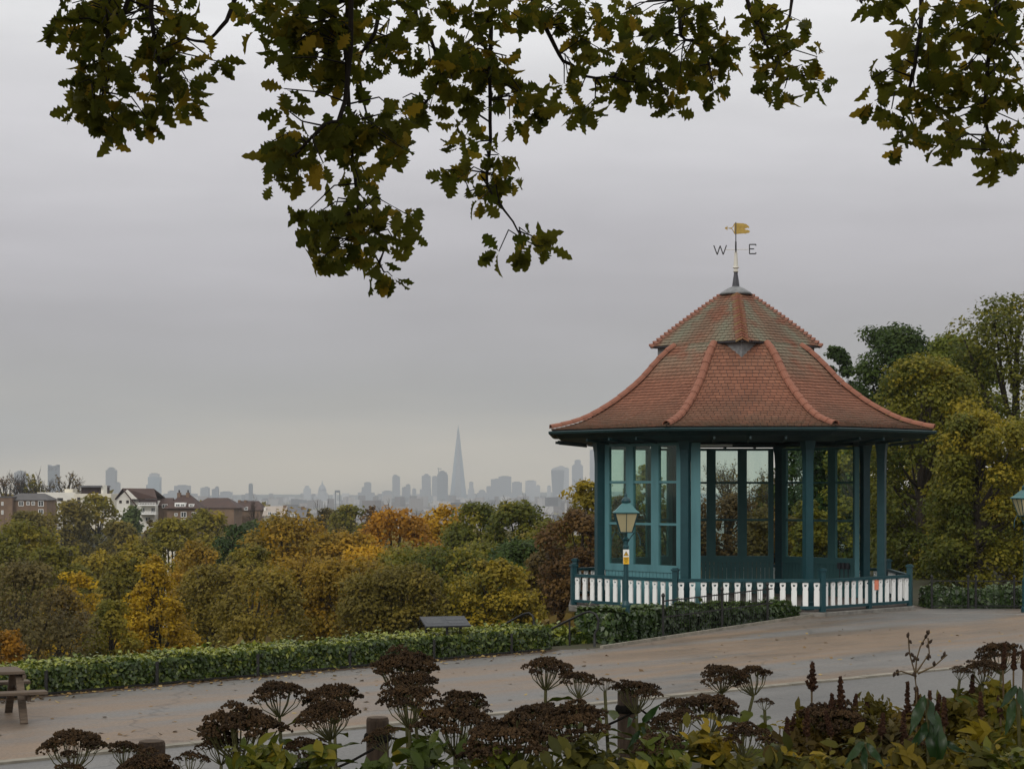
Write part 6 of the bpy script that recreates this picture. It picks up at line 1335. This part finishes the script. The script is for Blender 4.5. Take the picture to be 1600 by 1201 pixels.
for si, (Yp, heads, lab) in enumerate(SEDUM):
    rg = np.random.default_rng(900 + si); hc = [at(x, y + w * .10, Yp + .06 * i) for i, (x, y, w, _) in enumerate(heads)]; base = Vector((hc[0].x + rg.normal() * .03, Yp + rg.uniform(-.02, .08), 0)); base.z = zg1(base.x, base.y)
    t_ = thing('stonecrop_plant', tuple(base), lab, 'stonecrop', 'dried stonecrop plants in the flower bed')
    for hi, ((x, y, w, k), c) in enumerate(zip(heads, hc)):
        rad_ = w * Yp / F / 2; me, st = HEADS[k]; loc = c - base; rz = rg.uniform(0, 6.28); tilt = (rg.normal() * .12, rg.normal() * .12, rz)
        ho = link('flower_head', me, t_, loc, rot=tilt, scale=(rad_ * 1.06, rad_ * 1.06, rad_ * 1.0)); link('stalks', st, ho)
        top = loc + Euler(tilt).to_matrix() @ Vector((0, 0, -.58 * rad_)); b = MB(); sx = Vector((rg.normal() * .015, rg.normal() * .015, 0))
        b.tube([Vector((hi * .02, 0, -.03)), Vector((hi * .02, 0, 0)).lerp(top, .5) + sx, top], [.0065, .0055, .0042], 7); b.build('stem', M['stem'], t_)
        nl = 11 if len(heads) > 1 else 17
        for j in range(nl):
            u = .30 + .68 * j / nl; p = Vector((hi * .02, 0, 0)).lerp(top, u) + sx * (1 - abs(2 * u - 1)); a = j * 2.4 + rg.normal() * .4; d = Vector((math.cos(a), math.sin(a), rg.uniform(-.15, .55))).normalized(); nn = Vector((0, 0, 1)) + Vector(rg.normal(size=3)) * .3; nn = (nn - d * nn.dot(d)).normalized()
            o = bpy.data.objects.new('leaf', SEDV[int(rg.choice(4, p=(.4, .3, .2, .1)))]); COL.objects.link(o); o.parent = t_; mt = Matrix((d, nn.cross(d), nn)).transposed().to_4x4(); mt.translation = p; o.matrix_local = mt @ Matrix.Scale(rg.uniform(.055, .10), 4)
# astilbes: brown feathery plumes over small dull leaves
def plume(b, base, tip, w, rg):
    ax = tip - base; L = ax.length; ax = ax / L; n = 26
    for i in range(n):
        u = .02 + i / n; r_ = w * (1 - u) ** .8 * rg.uniform(.7, 1.1); a = i * 2.4; d = (Vector((math.cos(a), math.sin(a), 0)) + ax * .9).normalized(); p = base + ax * (L * u)
        m_ = max(2, int(6 * (1 - u)))
        for j in range(m_ + 2):
            c = p + d * (r_ * (j + .6) / (m_ + 2)); v, f = floret(rg, c, rg.uniform(.6, 1.1) * .0062); o_ = len(b.v); b.v += [tuple(q) for q in v]; b.f += [tuple(o_ + k for k in q) for q in f]; b.t += [min(1, max(0, rg.normal(.4, .22)))] * 8
def leaf_cloud(name, C, Nn, size, tint, half, m, rg, axis=None):
    v0, f0 = leaf_geo(half, .35, .3); v0 = np.array(v0) - np.array((.4, 0, 0)); f0 = np.array(f0); n = len(C)
    A = rg.normal(size=(n, 3)) if axis is None else axis + rg.normal(size=(n, 3)) * .5; Nn = norm(Nn); A = norm(A - Nn * np.sum(A * Nn, axis=1, keepdims=True)); B = np.cross(Nn, A)
    V = C[:, None, :] + size[:, None, None] * (v0[None, :, 0:1] * A[:, None, :] + v0[None, :, 1:2] * B[:, None, :] + v0[None, :, 2:3] * Nn[:, None, :])
    Fq = (f0[None] + (np.arange(n) * len(v0))[:, None, None]).reshape(-1, 4); me = bpy.data.meshes.new(name); me.from_pydata(V.reshape(-1, 3).tolist(), [], Fq.tolist()); me.materials.append(m)
    a_ = me.attributes.new('tint', 'FLOAT', 'FACE'); a_.data.foreach_set('value', np.repeat(tint, len(f0)).astype(np.float32)); me.polygons.foreach_set('use_smooth', [True] * len(me.polygons)); return me
SMALLH = [(0, .02), (.28, .21), (.66, .21), (1, .005)]
TOOTHH = [(0, .02), (.12, .13), (.2, .12), (.34, .25), (.42, .21), (.56, .27), (.66, .19), (.8, .17), (.88, .08), (1, .005)]
def bush(px, pyt, wpx, Yp, leafkey, plumes, label, name='astilbe_plant', cat='astilbe', nl=1500, ls=.026, hmul=1.0, group='astilbes with faded plumes in the bed'):
    SEED[0] += 1; rg = np.random.default_rng(SEED[0] + 4000); c = at(px, pyt, Yp); zb = zg1(c.x, c.y); H = c.z - zb; w = wpx * Yp / F / 2
    t_ = thing(name, (c.x, c.y, zb), label, cat, group)
    k = rg.integers(0, 26, nl); bc = np.column_stack([rg.normal(size=26) * w * .5, rg.normal(size=26) * w * .4, H * (.35 + .6 * rg.random(26))]); bc[:, 2] *= 1 - .35 * np.minimum(1, (np.abs(bc[:, 0]) / w) ** 2)
    C = bc[k] + rg.normal(size=(nl, 3)) * w * .17 * np.array((1, 1, .8)); C[:, 2] = np.clip(C[:, 2], .02, H * 1.02)
    tb = rg.normal(.42, .25, 26); tn = np.clip(tb[k] + rg.normal(0, .17, nl), 0, 1); out_ = C - np.array((0, 0, H * .3)); out_ = norm(out_ + rg.normal(size=(nl, 3)) * w * .2)
    big = ls >= .03
    if big: link('leaves', leaf_cloud('leaves', C, np.array((0, -.4, .7)) + rg.normal(size=(nl, 3)) * .4, ls * 1.2 * rg.uniform(.5, 1.3, nl), tn, SMALLH, M['leaf_' + leafkey], rg, out_), t_, kind='stuff')
    else: link('leaves', leaf_cloud('leaves', C, np.array((0, -.35, .7)) + rg.normal(size=(nl, 3)) * .5, ls * 1.5 * rg.uniform(.5, 1.3, nl), tn, SMALLH, M['leaf_' + leafkey], rg, out_), t_, kind='stuff')
    b = MB()
    for i in range(10): q = bc[rg.integers(26)]; b.tube([(rg.normal() * .01, rg.normal() * .01, -.03), (q[0] * .4, q[1] * .4, q[2] * .5), tuple(q)], [.0035, .003, .002], 4, cap=False)
    b.build('stems', M['dry_stem'], t_)
    for (x, yt, yb, wp) in plumes:
        tp_ = at(x, yt, Yp - .02) - Vector((c.x, c.y, zb)); bt = at(x + rg.normal() * 3, yb, Yp - .02) - Vector((c.x, c.y, zb)); b = MB(); plume(b, bt, tp_, wp * Yp / F / 2, rg); po = link('plume', b.mesh('plume', M['plume'], tint=True), t_)
        b = MB(); b.tube([(bt.x * .6, bt.y, 0), bt, tp_], [.003, .0026, .001], 4); b.build('stem', M['dry_stem'], po)
bush(1268, 1100, 110, 5.2, 'olivebrown', [(1270, 1036, 1080, 26), (1240, 1120, 1160, 20)], 'astilbe with one tall dark feathery plume against the gravel')
bush(1318, 1095, 100, 5.0, 'brown', [(1313, 1058, 1110, 22), (1300, 1085, 1120, 18)], 'astilbe with shorter brown plume just past the tall dark one')
bush(1372, 1072, 110, 5.6, 'olivebrown', [(1355, 1095, 1125, 14)], 'loose seed-dotted bush below the dry stalk with pods', name='seedy_perennial', cat='perennial', ls=.016, nl=2600)
bush(1425, 1085, 100, 5.0, 'brown', [(1418, 1066, 1130, 20), (1432, 1074, 1130, 18), (1453, 1080, 1120, 14)], 'astilbe with a trio of red-brown plumes beside the drooping broad leaves')
bush(1500, 1080, 110, 5.1, 'olivebrown', [(1496, 1098, 1150, 24), (1468, 1085, 1125, 14)], 'astilbe with stubby dark plume past the drooping broad leaves')
bush(1522, 1062, 90, 5.5, 'olivebrown', [(1520, 1054, 1085, 12), (1545, 1080, 1110, 14)], 'pale seedy astilbe near the rusty stonecrop heads', ls=.018, nl=2400)
bush(1575, 1060, 110, 5.2, 'olive', [(1570, 1006, 1046, 11), (1585, 1016, 1046, 9), (1598, 1018, 1046, 9)], 'tall green bush with dark pointed spikes at the very edge', name='spiky_perennial', cat='perennial', ls=.03)
bush(1232, 1150, 90, 4.6, 'brown', [(1230, 1122, 1180, 18)], 'dark astilbe low down with a single dull plume under the tiny button')
bush(1395, 1130, 120, 4.7, 'greybrown', [(1412, 1112, 1165, 20), (1380, 1115, 1150, 16)], 'dim astilbe clump in front of the seed-dotted bush')
bush(1210, 1098, 60, 5.6, 'olivegold', [], 'wispy yellow-green perennial just past the twin stonecrop domes', name='wispy_perennial', cat='perennial', nl=220, ls=.018)
def clump(px, py, w, Yp, key, label, ls=.034, nl=950): bush(px, py - 20, w * 1.2, Yp, key, [], label, name='leafy_perennial', cat='perennial', ls=ls, nl=nl, group='leafy clumps low in the bed')
clump(1345, 1158, 150, 4.4, 'under', 'yellowing leafy clump below the wide black-brown head')
clump(1255, 1172, 150, 4.3, 'under', 'straw-yellow leafy clump at the bottom under the dark astilbe', .036)
clump(1520, 1140, 150, 4.4, 'under', 'orange-yellow leafy clump at the foot of the edge plants')
clump(1440, 1172, 130, 4.3, 'olivebrown', 'olive-brown leafy clump at the base of the drooping broad leaves')
clump(1590, 1105, 130, 4.6, 'olive', 'dark green leafy clump under the spiky bush at the edge')
clump(1590, 1160, 120, 4.2, 'sedum', 'fresh green leafy clump in the bottom corner of the bed')
clump(1120, 1150, 150, 4.3, 'under', 'olive leafy clump below the long level stonecrop head', .036)
clump(1185, 1178, 120, 4.2, 'under', 'ochre leafy clump beneath the tiny stonecrop button', .034)
clump(1030, 1180, 130, 4.2, 'sedum', 'dull green clump at the foot of the farthest post', .04)
clump(955, 1150, 150, 4.3, 'under', 'yellow-green leafy clump below the dense dark stonecrop mass', .040)
clump(860, 1172, 150, 4.2, 'under', 'pale leafy clump beneath the rounded stonecrop mound', .040)
clump(770, 1190, 120, 4.15, 'sedum', 'green clump under the low spreading stonecrop heads', .040)
clump(670, 1165, 150, 4.3, 'sedum', 'green leafy clump at the feet of the tallest stonecrops', .045)
clump(600, 1185, 110, 4.2, 'sedum', 'green clump hiding the foot of the middle wooden post', .045)
clump(505, 1165, 100, 4.4, 'sedum', 'green clump under the green-stalked stonecrop', .045, 320)
clump(410, 1168, 130, 4.4, 'sedum', 'green leafy clump under the broad arching stonecrop', .045)
bush(1270, 1120, 130, 4.9, 'brown', [(1262, 1108, 1150, 16), (1290, 1112, 1150, 14)], 'tangled dark astilbe between the first tall plume and the bottom clumps', nl=2200, ls=.022)
bush(1440, 1110, 130, 4.8, 'olivebrown', [(1475, 1090, 1135, 15)], 'mixed olive astilbe thicket beneath the dry stalk', nl=2200, ls=.022)
bush(1340, 1105, 130, 5.1, 'olivebrown', [(1338, 1085, 1120, 13)], 'seedy olive-brown astilbe thicket between the brown plumes', nl=2400, ls=.020)
bush(1550, 1100, 120, 4.9, 'olivegold', [(1532, 1082, 1120, 13), (1560, 1088, 1120, 12)], 'yellowish astilbe thicket below the rusty heads', nl=2200, ls=.022)
# broad dark drooping leaves
DOCK = [(0, .012), (.06, .03), (.14, .07), (.24, .10), (.36, .12), (.48, .125), (.6, .115), (.72, .095), (.83, .065), (.93, .03), (1, .003)]
def broad(px, py, Yp, leaves, label):
    SEED[0] += 1; rg = np.random.default_rng(SEED[0] + 7000); c = at(px, py, Yp); zb = zg1(c.x, c.y); t_ = thing('broad_leaved_plant', (c.x, c.y, zb), label, 'plant', 'broad-leaved plants in the bed'); org = Vector((c.x, c.y, zb))
    b = MB(); b.tube([(0, 0, -.03), (.01, 0, (c.z - zb) * .5), tuple(c - org)], [.007, .006, .004], 6); b.build('stem', M['stem'], t_)
    for i, (x0, y0, x1, y1, fold) in enumerate(leaves):
        p = at(x0, y0, Yp) - org; q = at(x1, y1, Yp - .05) - org; d = (q - p); L = d.length; d = d / L; nn = Vector((rg.normal() * .3, -.8, .5)); nn = (nn - d * nn.dot(d)).normalized(); me = leaf_mesh('leaf', DOCK, M['leaf_dock'], rg.uniform(.1, .9), fold=fold, droop=.30, wav=.9, ph=i)
        o = bpy.data.objects.new('leaf', me); COL.objects.link(o); o.parent = t_; mt = Matrix((d, nn.cross(d), nn)).transposed().to_4x4(); mt.translation = p; o.matrix_local = mt @ Matrix.Scale(L, 4)
broad(1448, 1090, 4.4, [(1445, 1085, 1425, 1140, .3), (1450, 1092, 1470, 1150, .5), (1462, 1110, 1476, 1195, .35), (1455, 1120, 1460, 1200, .4), (1450, 1125, 1428, 1170, .3), (1470, 1160, 1505, 1168, .3)], 'drooping plant with long dark glossy leaves among the brown plumes')
broad(1352, 1160, 4.2, [(1350, 1158, 1325, 1185, .3), (1354, 1160, 1378, 1190, .3), (1350, 1165, 1350, 1200, .3)], 'low dark green broad-leaved plant amid the yellowing clumps')
broad(1590, 1075, 4.6, [(1588, 1070, 1570, 1100, .3), (1592, 1072, 1605, 1115, .3), (1585, 1090, 1575, 1140, .3)], 'green broad-leaved plant under the spikes at the edge')
broad(1010, 1130, 4.5, [(1004, 1128, 1025, 1105, .3), (1000, 1135, 1022, 1150, .3), (1000, 1140, 985, 1165, .3), (996, 1118, 978, 1125, .3)], 'green plant with oval leaves rising under the flat head by the farthest post')
# dry stalk with pods
p0 = at(1432, 1075, 4.9); zb = zg1(p0.x, p0.y); t_ = thing('dry_stalk', (p0.x, p0.y, zb), 'thin dry flower stalk with scattered seed pods rising over the gravel path', 'dried flower'); org = Vector((p0.x, p0.y, zb)); rg = np.random.default_rng(31)
b = MB(); LN = [[(1432, 1200), (1432, 1075), (1428, 1045), (1421, 1020), (1419, 990)], [(1430, 1060), (1432, 1030), (1438, 1010), (1450, 988)], [(1432, 1050), (1442, 1035), (1452, 1020), (1450, 996)], [(1434, 1052), (1460, 1040), (1480, 1022)], [(1432, 1056), (1408, 1048), (1396, 1052)]]
PODS = []
for ln in LN: 
    pts = [at(x, y, 4.9) - org for x, y in ln]; b.tube(pts, [.0026] + [.0018] * (len(pts) - 1), 4)
    PODS += [pts[-1]] + [q.lerp(r_, rg.random()) for q, r_ in zip(pts[1:-1], pts[2:]) for _ in range(2)]
b.build('stalk', M['dry_stem'], t_)
pm = MB(); pm.lathe([(.0008, -.006), (.003, -.003), (.0038, .001), (.002, .005), (.0005, .007)], 6); pme = pm.mesh('seed_pod', M['post_wood'])
for q in PODS: link('seed_pod', pme, t_, q + Vector(rg.normal(size=3)) * .006, rot=tuple(rg.uniform(-1, 1, 3)), scale=(1.2,) * 3)
# lowest leaves that close the bed over its soil
n = 9000; rg = np.random.default_rng(66); Yv = rg.uniform(3.2, 8.5, n); Xv = rg.uniform(-.35, .36, n) * Yv; Pv = np.column_stack([Xv, Yv]); uu = (Pv - E0) @ EN; ok = (uu > 10.3); Pv = Pv[ok]; n = len(Pv); C = np.column_stack([Pv, zg(Pv) + rg.random(n) ** 1.5 * .16])
V = leaf_quads(C, np.array((0, -.2, .8)) + rg.normal(size=(n, 3)) * .4, rg.uniform(.025, .055, n), rg, 1.5); o_ = link('ground_cover', npmesh('ground_cover', V, 4, rg.random(n), M['leaf_under']), kind='stuff'); tag(o_, 'low mixed leaves covering the soil of the flower bed', 'ground cover')
